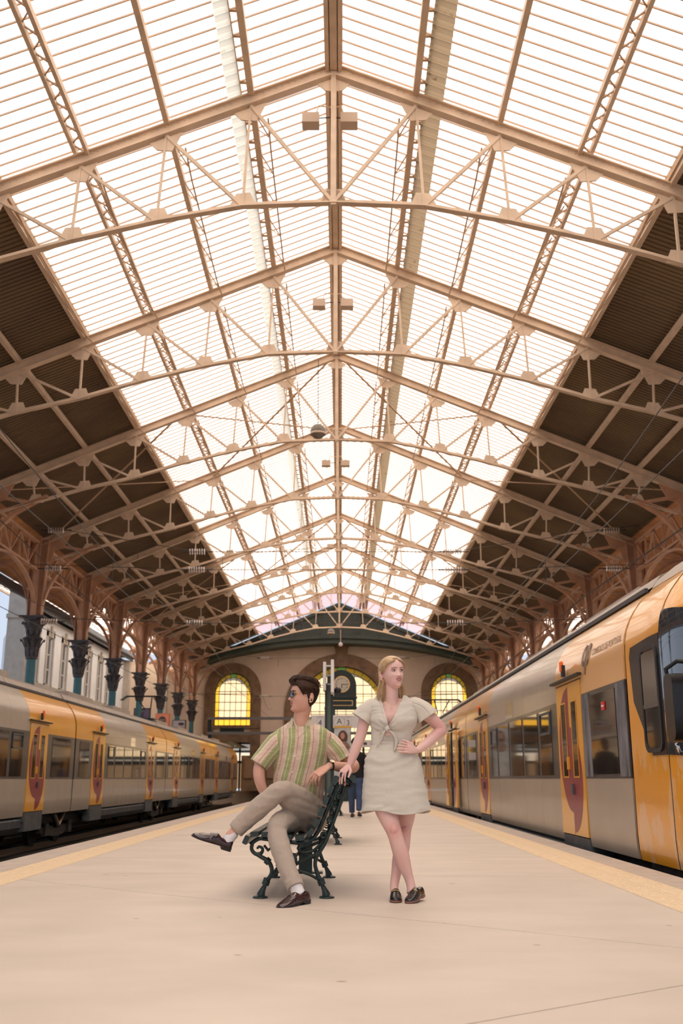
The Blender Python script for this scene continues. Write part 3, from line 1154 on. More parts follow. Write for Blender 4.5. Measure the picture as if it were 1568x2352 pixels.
M['t_grey'] = mat('train grey', (0.44, 0.375, 0.295), 0.38, metal=0.25, var=0.06, scale=2, coat=.25)
M['t_yellow'] = mat('train orange yellow', (0.80, 0.36, 0.03), 0.32, coat=0.5, var=.04, scale=1)
M['t_orange_top'] = mat('train pale orange', (0.78, 0.43, 0.17), 0.30, coat=0.6, var=.04, scale=1)
M['t_door'] = mat('door yellow', (0.80, 0.38, 0.04), 0.3, coat=0.5)
M['t_red'] = mat('door crimson', (0.25, 0.02, 0.035), 0.35, coat=0.2)
M['t_belt'] = mat('belt grey', (0.055, 0.050, 0.052), 0.3, var=.3, scale=3, coat=.3)
M['t_worn'] = mat('worn belt film', (0.025, 0.025, 0.030), 0.5, var=.3, scale=4, stretch=(1, 1.6, .5), col2=(.23, .23, .26))
M['t_glass'] = mat('train glass', (0.022, 0.016, 0.012), 0.04, spec=0.75, coat=.3)
M['t_roof'] = mat('train roof', (0.40, 0.33, 0.27), 0.5, var=.15, scale=3)
M['t_gut'] = mat('gutter', (0.06, 0.055, 0.055), 0.5)
M['t_under'] = mat('underframe', (0.035, 0.028, 0.022), 0.75, var=.5, scale=8, bump=.4)
M['t_skirt'] = mat('skirt grey', (0.085, 0.09, 0.095), 0.45, var=.3, scale=4)
M['lamp_o'] = mat('orange lamp', (0.9, 0.16, 0.02), 0.3)
M['t_print'] = mat('dark print', (0.22, 0.15, 0.11), 0.5)


def prof(z):
    """inward offset of the car side at height z"""
    if z < 0.25:
        return (0.25 - z) ** 2 * .35
    if z <= 2.15:
        return 0.0
    if z <= 2.95:
        return 0.42 * ((z - 2.15) / .8) ** 2.2
    return .42 + (z - 2.95) * 1.6


class Train:
    def __init__(s, sx_, sgn):
        s.x = sx_          # x of the near side
        s.g = sgn          # +1: body extends to +x
        s.W = 2.95

    def patch(s, name, mt, par, y0, y1, z0, z1, off=0.0, th=0.02, smooth=True, bevel=0.0):
        """curved panel lying on the side profile, proud by off"""
        n = max(1, int((z1 - z0) / .11)) if z1 > 2.15 or z0 < .25 else 1
        zs_ = [z0 + (z1 - z0) * i / n for i in range(n + 1)]
        m = MB()
        o, i_ = [], []
        for z in zs_:
            o.append(s.x + s.g * (prof(z) - off))
            i_.append(s.x + s.g * (prof(z) - off + th))
        rg = []
        for k, z in enumerate(zs_):
            rg.append([V((o[k], y0, z)), V((o[k], y1, z)), V((i_[k], y1, z)), V((i_[k], y0, z))])
        m.rings(rg)
        return m.build(name, M[mt], par, smooth=0.6)


def door(T, car, y0, y1, open_=False, vl=1):
    """vl=+1 when the viewer's left is the larger y"""
    g = T.g
    ym = (y0 + y1) / 2
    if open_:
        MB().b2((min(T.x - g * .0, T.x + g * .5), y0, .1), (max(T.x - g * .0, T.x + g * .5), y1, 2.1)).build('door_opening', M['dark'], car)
    for side in (0, 1):
        a, b = (y0, ym - .006) if side == 0 else (ym + .006, y1)
        left = (side == 1) if vl > 0 else (side == 0)
        sh, off = 0.0, 0.012
        if open_:
            sh = -.66 if side == 0 else .66
            off = .11
        a += sh
        b += sh
        xo = T.x - g * off
        lf = MB().b2((min(xo, xo + g * .05), a, .10), (max(xo, xo + g * .05), b, 2.10)).build('door_leaf', M['t_door'], car)
        # narrow window
        wa, wb = (a + .20, b - .16) if side == 0 else (a + .16, b - .20)
        wa, wb = ((ym + sh - .46, ym + sh - .17) if side == 0 else (ym + sh + .17, ym + sh + .46))
        xw = T.x - g * (off + .004)
        MB().b2((min(xw, xw + g * .02), wa, .86), (max(xw, xw + g * .02), wb, 1.84)).build('door_window', M['t_glass'], lf)
        m = MB()
        for (p, q, z0, z1) in ((wa - .02, wa, .84, 1.86), (wb, wb + .02, .84, 1.86), (wa, wb, 1.84, 1.86), (wa, wb, .84, .86)):
            m.b2((min(xw, xw - g * .004), p, z0), (max(xw, xw - g * .004), q, z1))
        m.build('window_seal', M['t_door'], lf)
        # crimson half ellipse, print on the leaf
        seam = ym + sh
        dirn = 1 if side == 1 else -1
        zc, hz = (1.22, .84) if left else (.82, .70)
        hy = .66 if left else .62
        pts = [(seam + dirn * hy * math.cos(t), zc + hz * math.sin(t)) for t in [-PI / 2 + PI * i / 24 for i in range(25)]]
        xp = T.x - g * (off + .0015)
        xq = T.x - g * (off + .0005)
        # cut round the glass: build as strips in z
        m = MB()
        nz = 40
        for i in range(nz):
            za = zc - hz + 2 * hz * i / nz
            zb = zc - hz + 2 * hz * (i + 1) / nz
            ea = hy * math.sqrt(max(0, 1 - ((za - zc) / hz) ** 2))
            eb = hy * math.sqrt(max(0, 1 - ((zb - zc) / hz) ** 2))
            m.prism([(seam, za), (seam + dirn * ea, za), (seam + dirn * eb, zb), (seam, zb)], 'yz', min(xp, xq), max(xp, xq))
        m.build('door_print', M['t_red'], lf)
        if side == (0 if vl > 0 else 1):
            MB().b2((min(xw, xw - g * .03), seam + dirn * .05, .62), (max(xw, xw - g * .03), seam + dirn * .12, .76)).build('door_button', M['t_skirt'], lf)
        else:
            MB().b2((min(xw, xw - g * .03), seam + dirn * .06, .95), (max(xw, xw - g * .03), seam + dirn * .12, 1.12)).build('door_button', M['t_yellow'], lf)
    # bar above and lamp
    m = MB().beam((T.x - g * .045, y0 - .15, 2.16), (T.x - g * .045, y1 + .12, 2.16), .06, .03)
    m.build('rain_bar', M['black'], car)
    m = MB().b2((T.x - g * .05 - .03, ym - .04, 2.2), (T.x - g * .05 + .02, ym + .03, 2.36)).build('lamp_base', M['black'], car)
    MB().lathe([(.025, 2.27), (.030, 2.29), (.030, 2.40), (.015, 2.42)], (T.x - g * .075, ym, 0), 10).build('door_lamp', M['lamp_o'], car)
    MB().b2((min(T.x, T.x + g * .3), y0, -.12), (max(T.x, T.x + g * .3), y1, .085)).build('door_step', M['t_skirt'], car)


def window_unit(T, car, y0, y1, z0=.88, z1=1.84, hopper=False, mt='t_glass'):
    g = T.g
    x = T.x - g * .012
    p = MB().b2((min(x, x + g * .03), y0, z0), (max(x, x + g * .03), y1, z1)).build('window_pane', M[mt], car)
    if hopper:
        m = MB()
        xa = T.x - g * .03
        zt = z1 - .06
        zb = z1 - .36
        for (a, b, c, d) in ((y0 + .04, y1 - .04, zt, zt + .03), (y0 + .04, y1 - .04, zb, zb + .03), (y0 + .04, y0 + .07, zb, zt), (y1 - .07, y1 - .04, zb, zt)):
            m.b2((min(xa, xa + g * .03), a, c), (max(xa, xa + g * .03), b, d))
        m.build('hopper_frame', M['t_skirt'], p)
    return p


def make_car(T, y0, y1, label, vl, doors, opens=(), ends=('y', 'y'), detail=True):
    g = T.g
    xm = T.x + g * T.W / 2
    car = thing('train_car', (xm, (y0 + y1) / 2, -.95), label, 'train', None)
    # inner body box (dark core) keeps it solid
    y0b, y1b = y0 + .06, y1 - .06
    core = MB()
    rg = []
    zz = [0.05, .3, 2.2, 2.45, 2.7, 2.9]
    n = len(zz)
    for y in (y0b, y1b):
        ring = [V((T.x + g * (prof(z) + .03), y, z)) for z in zz] + [V((T.x + g * (T.W - prof(z) - .03), y, z)) for z in reversed(zz)]
        rg.append(ring)
    core.rings(rg)
    core.build('body_core', M['t_gut'], car)
    # far side skin
    T2 = Train(T.x + g * T.W, -g)
    T2.patch('far_side_skin', 't_grey', car, y0b, y1b, 0.0, 2.85)
    ds = sorted(doors)
    # yellow zones run from the car end to just past the door
    za = ds[0][1] + .10
    zb = ds[-1][0] - .10
    T.patch('side_panel_lower', 't_grey', car, y0b, ds[0][0] - .02, 0.0, .83)
    T.patch('side_panel_lower', 't_grey', car, ds[-1][1] + .02, y1b, 0.0, .83)
    segs = [ds[0][1] + .02]
    L_ = ds[-1][0] - .02 - segs[0]
    k = 5
    for i in range(k):
        a = segs[0] + L_ * i / k
        T.patch('side_panel_lower', 't_grey', car, a + .004, a + L_ / k - .004, 0.0, .83)
    # upper panels
    YT = 't_orange_top' if g > 0 else 't_yellow'
    for (a, b, mt) in ((y0b, ds[0][0] - .02, YT), (ds[0][0] - .02, za, YT), (zb, ds[-1][1] + .02, YT), (ds[-1][1] + .02, y1b, YT)):
        isdoor = (a == ds[0][0] - .02) or (a == zb)
        T.patch('cantrail_panel', mt, car, a + .003, b - .003, 2.12 if isdoor else 1.9, 2.86)
    for (a, b) in ((ds[0][1] + .02, za), (zb, ds[-1][0] - .02)):
        T.patch('pillar', 't_grey', car, a, b, .83, 2.12)
    k = 5
    for i in range(k):
        a = za + (zb - za) * i / k
        T.patch('cantrail_panel', 't_grey', car, a + .004, a + (zb - za) / k - .004, 1.9, 2.86)
    # belt
    for (a, b, n_) in ((y0b, ds[0][0] - .02, 1), (ds[0][1] + .02, ds[-1][0] - .02, 5), (ds[-1][1] + .02, y1b, 1)):
        T.patch('window_band', 't_belt', car, a, b, .83, 1.9, off=.004)
        L2 = b - a
        for i in range(n_):
            p = a + L2 * i / n_
            q = a + L2 * (i + 1) / n_
            m_ = .43 if n_ == 1 else .10
            if n_ > 1 and i in (0, n_ - 1):
                if i == 0:
                    p += .35
                else:
                    q -= .35
            window_unit(T, car, p + m_, q - m_, hopper=(n_ > 1 and i in (0, n_ - 1)))
    # small display window above the belt
    dm = za + (zb - za) * .55
    T.patch('display_window', 't_disp', car, dm, dm + .75, 1.92, 2.22, off=.006)
    for (a, b) in ds:
        door(T, car, a, b, (a, b) in opens, vl)
    # gutter + roof
    m = MB()
    xg = T.x + g * (prof(2.86) + .0)
    m.beam((xg, y0b, 2.90), (xg, y1b, 2.90), .04, .05)
    m.build('gutter', M['t_gut'], car)
    m = MB()
    m.beam((T.x + g * (T.W - prof(2.86)), y0b, 2.90), (T.x + g * (T.W - prof(2.86)), y1b, 2.90), .04, .05)
    m.build('gutter', M['t_gut'], car)
    m = MB()
    rp_ = [(.40, 2.94), (.50, 3.08), (.72, 3.18), (1.1, 3.24), (T.W / 2, 3.26)]
    ring = rp_ + [(T.W - a, b) for a, b in reversed(rp_[:-1])]
    L_ = (y1b - y0b) / 3
    for i in range(3):
        m = MB()
        m.rings([[V((T.x + g * a, y0b + L_ * i + .02, b)) for a, b in ring], [V((T.x + g * a, y0b + L_ * (i + 1) - .02, b)) for a, b in ring]])
        m.build('roof_section', M['t_roof'], car, smooth=0.5)
    for i in range(2):
        a = y0b + 2.2 + i * 6
        MB().b2((min(T.x + g * .9, T.x + g * 2.05), a, 3.2), (max(T.x + g * .9, T.x + g * 2.05), a + 3.0, 3.36)).build('roof_equipment', M['t_roof'], car)
    # underframe and skirt
    m = MB().b2((min(T.x + g * .35, T.x + g * 2.6), y0b + .3, -.35), (max(T.x + g * .35, T.x + g * 2.6), y1b - .3, .05))
    m.build('underframe', M['t_under'], car)
    sk0, sk1 = ds[0][1] - .7, ds[-1][0] + .7
    m = MB()
    pr = [(.10, -.02), (.04, -.08), (.06, -.24), (.22, -.38), (.34, -.38), (.34, -.02)]
    m.rings([[V((T.x + g * a, sk0, b)) for a, b in pr], [V((T.x + g * a, sk1, b)) for a, b in pr]])
    m.build('side_skirt', M['t_skirt'], car, smooth=0.5)
    for (a, b) in ds:
        MB().b2((min(T.x - g * .01, T.x + g * .2), a + .05, -.33), (max(T.x - g * .01, T.x + g * .2), b - .05, .0)).build('step_box', M['t_skirt'], car)
    return car


def bogie(T, yc, car):
    g = T.g
    b = MB().b2((min(T.x + g * .7, T.x + g * 2.25), yc - .35, -.45), (max(T.x + g * .7, T.x + g * 2.25), yc + .35, -.2)).build('bogie', M['t_under'], car)
    for dy in (-1.1, 1.1):
        for xx in (.72, T.W - .72):
            m = MB()
            c = V((T.x + g * xx, yc + dy, -.42))
            m.rings([[c + V((q, r * math.cos(a), r * math.sin(a))) for a in [2 * PI * k / 24 for k in range(24)]] for (r, q) in ((.1, -.09), (.40, -.07), (.40, .04), (.42, .05), (.42, .07), (.1, .07))])
            m.build('wheel', M['t_under'], b, smooth=0.6)
        MB().tube([(T.x + g * .5, yc + dy, -.42), (T.x + g * 2.4, yc + dy, -.42)], .07, 10).build('axle', M['t_under'], b)
    for xx in (.42, T.W - .42):
        m = MB()
        x = T.x + g * xx
        m.prism([(yc - 1.5, -.50), (yc - 1.35, -.30), (yc - .5, -.25), (yc - .3, -.42), (yc + .3, -.42), (yc + .5, -.25), (yc + 1.35, -.30), (yc + 1.5, -.50), (yc + .9, -.55), (yc + .4, -.62), (yc - .4, -.62), (yc - .9, -.55)], 'yz', x - .07, x + .07)
        m.build('side_frame', M['t_under'], b)
        for dy in (-1.1, 1.1):
            MB().box((x - g * .08, yc + dy, -.42), (.12, .3, .3)).build('axle_box', M['t_under'], b)
    x = T.x + g * .30
    M.setdefault('cyl', mat('damper', (0.35, 0.28, 0.2), 0.35, metal=.6))
    for (p, q) in (((x, yc - .55, -.05), (x, yc - .05, -.35)), ((x, yc - .05, -.35), (x, yc + .45, -.02))):
        MB().tube([p, q], .055, 10).build('damper', M['cyl'], b)
    for dy in (-.25, .25):
        MB().lathe([(.14, -.28), (.16, -.2), (.14, -.12), (.16, -.05), (.14, 0)], (T.x + g * .5, yc + dy, 0), 12).build('air_spring', M['t_under'], b)
    return b


M['t_disp'] = mat('display glass', (0.30, 0.26, 0.19), 0.08, coat=.5)


def bellows(T, y, car):
    g = T.g
    m = MB()
    rings_ = []
    zz = [0.1, .3, 2.2, 2.45, 2.7, 2.9, 3.15]
    for j in range(7):
        yy = y - .09 + .03 * j
        o = .03 if j % 2 else .07
        pf = lambda z: (prof(z) if z <= 2.9 else .8)
        rings_.append([V((T.x + g * (pf(z) + o), yy, z)) for z in zz] + [V((T.x + g * (T.W - pf(z) - o), yy, z)) for z in reversed(zz)])
    m.rings(rings_)
    m.build('gangway_bellows', M['black'], car)


def graph(T, y, label):
    g = T.g
    xc = T.x + g * T.W / 2
    t = thing('pantograph', (xc, y, 3.3), label, 'pantograph')
    MB().b2((xc - .5, y - .7, 3.34), (xc + .5, y + .7, 3.40)).build('base_frame', M['black'], t)
    for e in (-1, 1):
        MB().tube([(xc + e * .35, y - .6, 3.4), (xc + e * .12, y + .6, 3.85), (xc + e * .35, y - .4, 4.35)], .025, 8).build('arm', M['black'], t)
    for dy in (-.15, .15):
        MB().tube([(xc - 1.0, y - .4 + dy, 4.18), (xc - .75, y - .4 + dy, 4.36), (xc + .75, y - .4 + dy, 4.36), (xc + 1.0, y - .4 + dy, 4.18)], .025, 8).build('collector_strip', M['black'], t)
    return t


CL_ = 14.55
# ---- left train
TL = Train(-7.24, -1)
s0 = 27.8
seamsL = [s0 - CL_, s0, s0 + CL_, s0 + 2 * CL_, s0 + 3 * CL_]
lab = ['nearest, cut by the left frame edge', 'second from the camera', 'third from the camera', 'farthest, with a yellow driving cab']
for i in range(4):
    a, b = seamsL[i], seamsL[i + 1]
    ds = [(a + 2.0, a + 3.5), (b - 4.1, b - 2.65)]
    car = make_car(TL, a, b, f'grey and yellow car of the left train, {lab[i]}', -1, ds)
    if i:
        bellows(TL, a, car)
    bogie(TL, a, car)
graph(TL, 45.0, 'raised black pantograph on the roof of the left train')
nz = MB()
rg = []
for (f_, wf, hf) in ((0, 1, 1), (.5, .97, .97), (1.0, .88, .90), (1.4, .72, .80), (1.6, .5, .65)):
    y = seamsL[4] + f_
    hw = TL.W / 2 * wf
    xc = TL.x - TL.W / 2
    zz = [(-.1, .96), (.3, 1), (2.1, 1), (2.5, .93), (2.85, .75), (3.1, .4)]
    rg.append([V((xc - hw * q, y, -.1 + (z + .1) * hf)) for z, q in zz] + [V((xc + hw * q, y, -.1 + (z + .1) * hf)) for z, q in reversed(zz)])
nz.rings(rg)
nz.build('driving_cab', M['t_yellow'], car, smooth=0.6)
# ---- right train
TR = Train(3.15, 1)
seamsR = [11.13, 25.75, 40.3, 54.85, 69.4]
for i in range(4):
    a, b = seamsR[i], seamsR[i + 1]
    ds = [(a + 2.15, a + 3.65), (b - 3.8, b - 2.3)]
    op = [] if i == 0 else ([ds[0]] + ([ds[1]] if i > 1 else []))
    car = make_car(TR, a, b, f'grey and orange car of the right train, {["nearest, with the orange driving cab", "second from the camera", "third from the camera", "farthest"][i]}', 1, ds, opens=op)
    bogie(TR, a if i else a - .3, car)
    if i:
        bellows(TR, a, car)
    else:
        car0 = car
graph(TR, 47.0, 'black pantograph on the roof of the right train')
# ---- driving cab of the right train
def paint_chip_mat():
    m = mat('cab orange with flaking paint', (0.80, 0.34, 0.02), 0.28, coat=.6)
    nt = m.node_tree
    b = nt.nodes['Principled BSDF']
    t = nt.nodes.new('ShaderNodeTexCoord')
    mp = nt.nodes.new('ShaderNodeMapping')
    mp.inputs['Scale'].default_value = (1, 1.6, 0.8)
    n = nt.nodes.new('ShaderNodeTexNoise')
    n.inputs['Scale'].default_value = 2.6
    n.inputs['Detail'].default_value = 9
    n.inputs['Roughness'].default_value = .65
    r = nt.nodes.new('ShaderNodeValToRGB')
    r.color_ramp.elements[0].position = .505
    r.color_ramp.elements[1].position = .52
    # only below the waist
    sp = nt.nodes.new('ShaderNodeSeparateXYZ')
    mr = nt.nodes.new('ShaderNodeMapRange')
    mr.inputs[1].default_value = 2.25
    mr.inputs[2].default_value = 1.9
    mr.inputs[3].default_value = 0
    mr.inputs[4].default_value = 1
    mu = nt.nodes.new('ShaderNodeMath')
    mu.operation = 'MULTIPLY'
    mx = nt.nodes.new('ShaderNodeMix')
    mx.data_type = 'RGBA'
    mx.inputs[6].default_value = (0.80, 0.34, 0.02, 1)
    mx.inputs[7].default_value = (0.78, 0.43, 0.17, 1)
    L = nt.links.new
    L(t.outputs['Object'], mp.inputs[0])
    L(mp.outputs[0], n.inputs[0])
    L(n.outputs[0], r.inputs[0])
    L(t.outputs['Object'], sp.inputs[0])
    L(sp.outputs['Z'], mr.inputs[0])
    L(r.outputs[0], mu.inputs[0])
    L(mr.outputs[0], mu.inputs[1])
    L(mu.outputs[0], mx.inputs[0])
    L(mx.outputs[2], b.inputs['Base Color'])
    return m


M['cab'] = paint_chip_mat()
M['screen'] = mat('windscreen glass', (0.03, 0.04, 0.05), 0.03, spec=1.0, coat=1.0)
M['panel_black'] = mat('cab window panel', (0.012, 0.010, 0.010), 0.28, coat=.2, spec=.3, var=.3, scale=5, stretch=(1, 1, .3))
cab = car0
xc = TR.x + TR.W / 2
secs = [(11.10, 1, 1.0), (10.4, 1, 1.0), (9.87, 1.0, 1.0), (9.6, .985, .99), (9.35, .945, .975), (9.12, .88, .95), (8.92, .78, .92), (8.76, .64, .88), (8.65, .45, .84), (8.60, .22, .8)]
zz = [0.0, .1, .25, .6, .95, 1.05, 1.5, 1.9, 2.15, 2.3, 2.42, 2.54, 2.66, 2.78, 2.9]


def cabp(y, wf, hf, z, s):
    hw = TR.W / 2
    q = (hw - prof(z)) * wf
    return V((xc + s * q, y, z * hf))


def cabring(sc):
    y, wf, hf = sc
    pts = [cabp(y, wf, hf, z, -1) for z in zz]
    tp = [(.40, 2.92), (.62, 3.04), (1.0, 3.12)]
    top = [V((xc - (TR.W / 2 - a) * wf, y, b * hf)) for a, b in tp] + [V((xc, y, 3.15 * hf))] + [V((xc + (TR.W / 2 - a) * wf, y, b * hf)) for a, b in reversed(tp)]
    return pts + top + [cabp(y, wf, hf, z, 1) for z in reversed(zz)]


m = MB()
m.rings([cabring(s) for s in secs])
m.build('cab_shell', M['cab'], cab, smooth=0.9)
# vertical joint line
m = MB()
for i in range(len(zz) - 1):
    m.beam(cabp(9.86, 1, 1, zz[i], -1) + V((.001, 0, 0)), cabp(9.86, 1, 1, zz[i + 1], -1) + V((.001, 0, 0)), .006, .012, up=(0, 1, 0))
m.build('joint_seam', M['black'], cab)
# grey roof cap
m = MB()
for sc in secs[:-2]:
    pass
rg = []
for (y, wf, hf) in secs[:-1]:
    tp = [(.36, 2.90), (.42, 2.99), (.64, 3.16), (1.0, 3.25), (1.475, 3.29)]
    rg.append([V((xc - (TR.W / 2 - a) * wf, y, b * hf)) for a, b in tp] + [V((xc + (TR.W / 2 - a) * wf, y, b * hf)) for a, b in reversed(tp[:-1])])
m.rings(rg)
m.build('roof_cap', M['t_roof'], cab, smooth=0.6)
# black side window panel (on flat side)
x = TR.x - .012
poly = [(10.92, 2.10), (10.86, 2.20), (10.2, 2.23), (9.87, 2.23), (9.87, 1.05), (10.32, 1.05), (10.86, 1.62)]
MB().prism(poly, 'yz', x, x + .02).build('window_surround', M['panel_black'], cab)


def rrect(y0, y1, z0, z1, r, n=4):
    out = []
    for (cy, cz, a0) in ((y1 - r, z1 - r, 0), (y0 + r, z1 - r, PI / 2), (y0 + r, z0 + r, PI), (y1 - r, z0 + r, 1.5 * PI)):
        for i in range(n + 1):
            a = a0 + PI / 2 * i / n
            out.append((cy + r * math.cos(a), cz + r * math.sin(a)))
    return out


MB().prism(rrect(9.98, 10.48, 1.12, 2.10, .09), 'yz', x - .006, x + .01).build('side_window', M['t_glass'], cab)
a_, b_ = rrect(9.98, 10.48, 1.12, 2.10, .09), rrect(9.94, 10.52, 1.08, 2.14, .12)
MB().strip(a_ + a_[:1], b_ + b_[:1], 'yz', x - .016, x).build('window_seal', M['black'], cab)
MB().b2((x - .014, 9.98, 1.52), (x, 10.48, 1.56)).build('sash_bar', M['t_belt'], cab)
MB().b2((x - .011, 10.0, 1.56), (x, 10.46, 2.08)).build('upper_light', mat('upper light glass', (.12, .10, .08), .1), cab)
# wrap round windscreen
m = MB()
rg = []
for sc in secs[2:]:
    y, wf, hf = sc
    rg.append([cabp(y, wf, 1 - (1 - hf) * 1, z, -1) + V((-.012 * (1 if wf > .5 else .4), -.012, 0)) for z in (1.05, 1.3, 1.6, 1.9, 2.12, 2.24, 2.36, 2.46)])
for sc in reversed(secs[2:]):
    y, wf, hf = sc
    rg.append([cabp(y, wf, hf, z, 1) + V((.012 * (1 if wf > .5 else .4), -.012, 0)) for z in (1.05, 1.3, 1.6, 1.9, 2.12, 2.24, 2.36, 2.46)])
m.rings(rg, False, False)
m.build('windscreen', M['screen'], cab, smooth=True)
# mirror
mr_ = MB()
pl = rrect(8.93, 9.17, 1.14, 1.74, .09)
xm0 = 2.93
mr_.prism([(p[0], p[1]) for p in pl], 'yz', xm0, xm0 + .14)
mm = mr_.build('wing_mirror', M['panel_black'], cab, smooth=.5)
MB().tube([(xm0 + .07, 9.18, 1.55), (xm0 + .05, 9.22, 1.80), (xm0 + .12, 9.1, 1.86), (xm0 + .3, 9.05, 1.84)], .022, 8).build('mirror_arm', M['black'], mm, smooth=True)
MB().tube([(xm0 + .07, 9.15, 1.13), (xm0 + .1, 9.18, 1.06), (xm0 + .32, 9.2, 1.06)], .018, 8).build('mirror_arm', mat('chrome', (.6, .6, .62), .15, metal=1), mm, smooth=True)
# underframe box below the cab and lettering on the first car
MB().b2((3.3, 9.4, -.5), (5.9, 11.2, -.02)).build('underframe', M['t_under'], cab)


def on_side(o, T):
    """lay a flat lettering mesh (in the plane x=const) on the curved side"""
    off = org(o)
    for v in o.data.vertices:
        z = v.co.z + off.z
        v.co.x += T.g * prof(z)


M['t_print2'] = mat('grey print', (0.36, 0.23, 0.13), .5)
lt = text_mesh('lettering', 'COMBOIOS DE PORTUGAL', .12, M['t_print2'], car0, (TR.x - .004, 12.66, 2.37), R_XNEG, 'LEFT', .0005, .95)
on_side(lt, TR)
# emblem: c and p strokes
m = MB()


def arc_band(cy, cz, r0, r1, a0, a1, n=14, sy=1, sk=0.0):
    lo = []
    hi = []
    for i in range(n + 1):
        a = math.radians(a0 + (a1 - a0) * i / n)
        for (r, L) in ((r0, lo), (r1, hi)):
            yy = r * math.cos(a) * sy
            z_ = r * math.sin(a)
            L.append((cy - yy - sk * z_, cz + z_))
    return lo, hi


for (args) in ((13.06, 2.38, .055, .105, 65, 295), (12.86, 2.38, .055, .105, -125, 165)):
    lo, hi = arc_band(*args, sy=.85, sk=.18)
    lo = [(a, 2.38 + (b - 2.38) * 1.35) for a, b in lo]
    hi = [(a, 2.38 + (b - 2.38) * 1.35) for a, b in hi]
    m = MB()
    m.strip(lo, hi, 'yz', TR.x - .012, TR.x - .006)
    if args[0] > 13:
        on_side(m.build('emblem_letter', M['t_print'], car0), TR)
for k_ in range(6):
    q0, q1 = 2.44 - .31 * k_ / 6, 2.44 - .31 * (k_ + 1) / 6
    m.prism([(12.955 + .05 * k_ / 6, q0), (12.905 + .05 * k_ / 6, q0), (12.905 + .05 * (k_ + 1) / 6, q1), (12.955 + .05 * (k_ + 1) / 6, q1)], 'yz', TR.x - .012, TR.x - .006)
em = m.build('emblem_letter', M['t_print'], car0)
on_side(em, TR)
# worn film strips, sign stickers
TR.patch('worn_film', 't_worn', car0, 11.2, 11.58, .85, 1.88, off=.012)
TR.patch('worn_film', 't_worn', car0, 12.84, 13.24, .85, 1.88, off=.012)
M['red'] = mat('red sticker', (0.6, .03, .03), .4)
MB().b2((3.125, 12.05, 1.62), (3.135, 12.20, 1.72)).build('sticker', M['red'], car0)
MB().b2((3.122, 12.07, 1.66), (3.134, 12.18, 1.68)).build('sticker_bar', M['white'], car0)
# ================================================================ people: helpers
def crom(pts, k=4):
    """smooth path through points given as (Vector, radius tuple)"""
    out = []
    n = len(pts)
    for i in range(n - 1):
        p0 = pts[max(0, i - 1)]
        p1 = pts[i]
        p2 = pts[i + 1]
        p3 = pts[min(n - 1, i + 2)]
        for j in range(k):
            t = j / k
            f = lambda a, b, c, d: 0.5 * ((2 * b) + (c - a) * t + (2 * a - 5 * b + 4 * c - d) * t * t + (3 * b - a - 3 * c + d) * t ** 3)
            out.append(tuple(f(p0[q], p1[q], p2[q], p3[q]) for q in range(len(p1))))
    out.append(tuple(pts[-1]))
    return out


def limb(mb, pts, k=4, n=16, cap=True):
    """pts: (Vector, ra, rb)"""
    q = crom([(p[0][0], p[0][1], p[0][2], p[1], p[2] if len(p) > 2 else p[1]) for p in pts], k)
    mb.tube([V(a[:3]) for a in q], [(a[3], a[4]) for a in q], n, cap)


def oval_rings(mb, rows, wd, n=36, k=3, cap=True, arc=None):
    """rows: (centre, half width, half depth[, bulge front]) lofted ellipses, width direction wd, depth = horizontal normal"""
    q = crom([(r[0][0], r[0][1], r[0][2], r[1], r[2]) for r in rows], k)
    wd = V(wd).normalized()
    dd = V((wd.y, -wd.x, 0)).normalized()      # towards the front
    rings = []
    for a in q:
        c = V(a[:3])
        rings.append([c + wd * (a[3] * math.cos(t)) + dd * (a[4] * math.sin(t)) for t in [2 * PI * i / n for i in range(n)]])
    mb.rings(rings, cap)


def remeshed(mb, name, mt, parent, voxel=0.003, it=3, disp=None):
    me = mb.mesh(name, mt)
    o = bpy.data.objects.new(name + '_tmp', me)
    C.objects.link(o)
    r = o.modifiers.new('r', 'REMESH')
    r.mode = 'VOXEL'
    r.voxel_size = voxel
    if it:
        s = o.modifiers.new('s', 'SMOOTH')
        s.factor = 0.5
        s.iterations = it
    dg = bpy.context.evaluated_depsgraph_get()
    m2 = bpy.data.meshes.new_from_object(o.evaluated_get(dg))
    bpy.data.objects.remove(o)
    m2.name = name
    if disp:
        nr_ = [v.normal.copy() for v in m2.vertices]
        co_ = [v.co + disp(v.co, n_) for v, n_ in zip(m2.vertices, nr_)]
        m2.vertices.foreach_set('co', [c for q_ in co_ for c in q_])
        m2.update()
    m2.materials.clear()
    m2.materials.append(mt)
    m2.transform(Matrix.Translation(-org(parent)))
    m2.polygons.foreach_set('use_smooth', [True] * len(m2.polygons))
    return link(name, m2, parent)


def interp(tab, z):
    if z <= tab[0][0]:
        return tab[0][1]
    for i in range(len(tab) - 1):
        if z <= tab[i + 1][0]:
            a, b = tab[i], tab[i + 1]
            t = (z - a[0]) / (b[0] - a[0])
            p_ = tab[i - 1] if i else a
            n_ = tab[i + 2] if i + 2 < len(tab) else b
            h = b[0] - a[0]
            m0 = (b[1] - p_[1]) / (b[0] - p_[0]) * h
            m1 = (n_[1] - a[1]) / (n_[0] - a[0]) * h
            return (2 * t ** 3 - 3 * t * t + 1) * a[1] + (t ** 3 - 2 * t * t + t) * m0 + (-2 * t ** 3 + 3 * t * t) * b[1] + (t ** 3 - t * t) * m1
    return tab[-1][1]


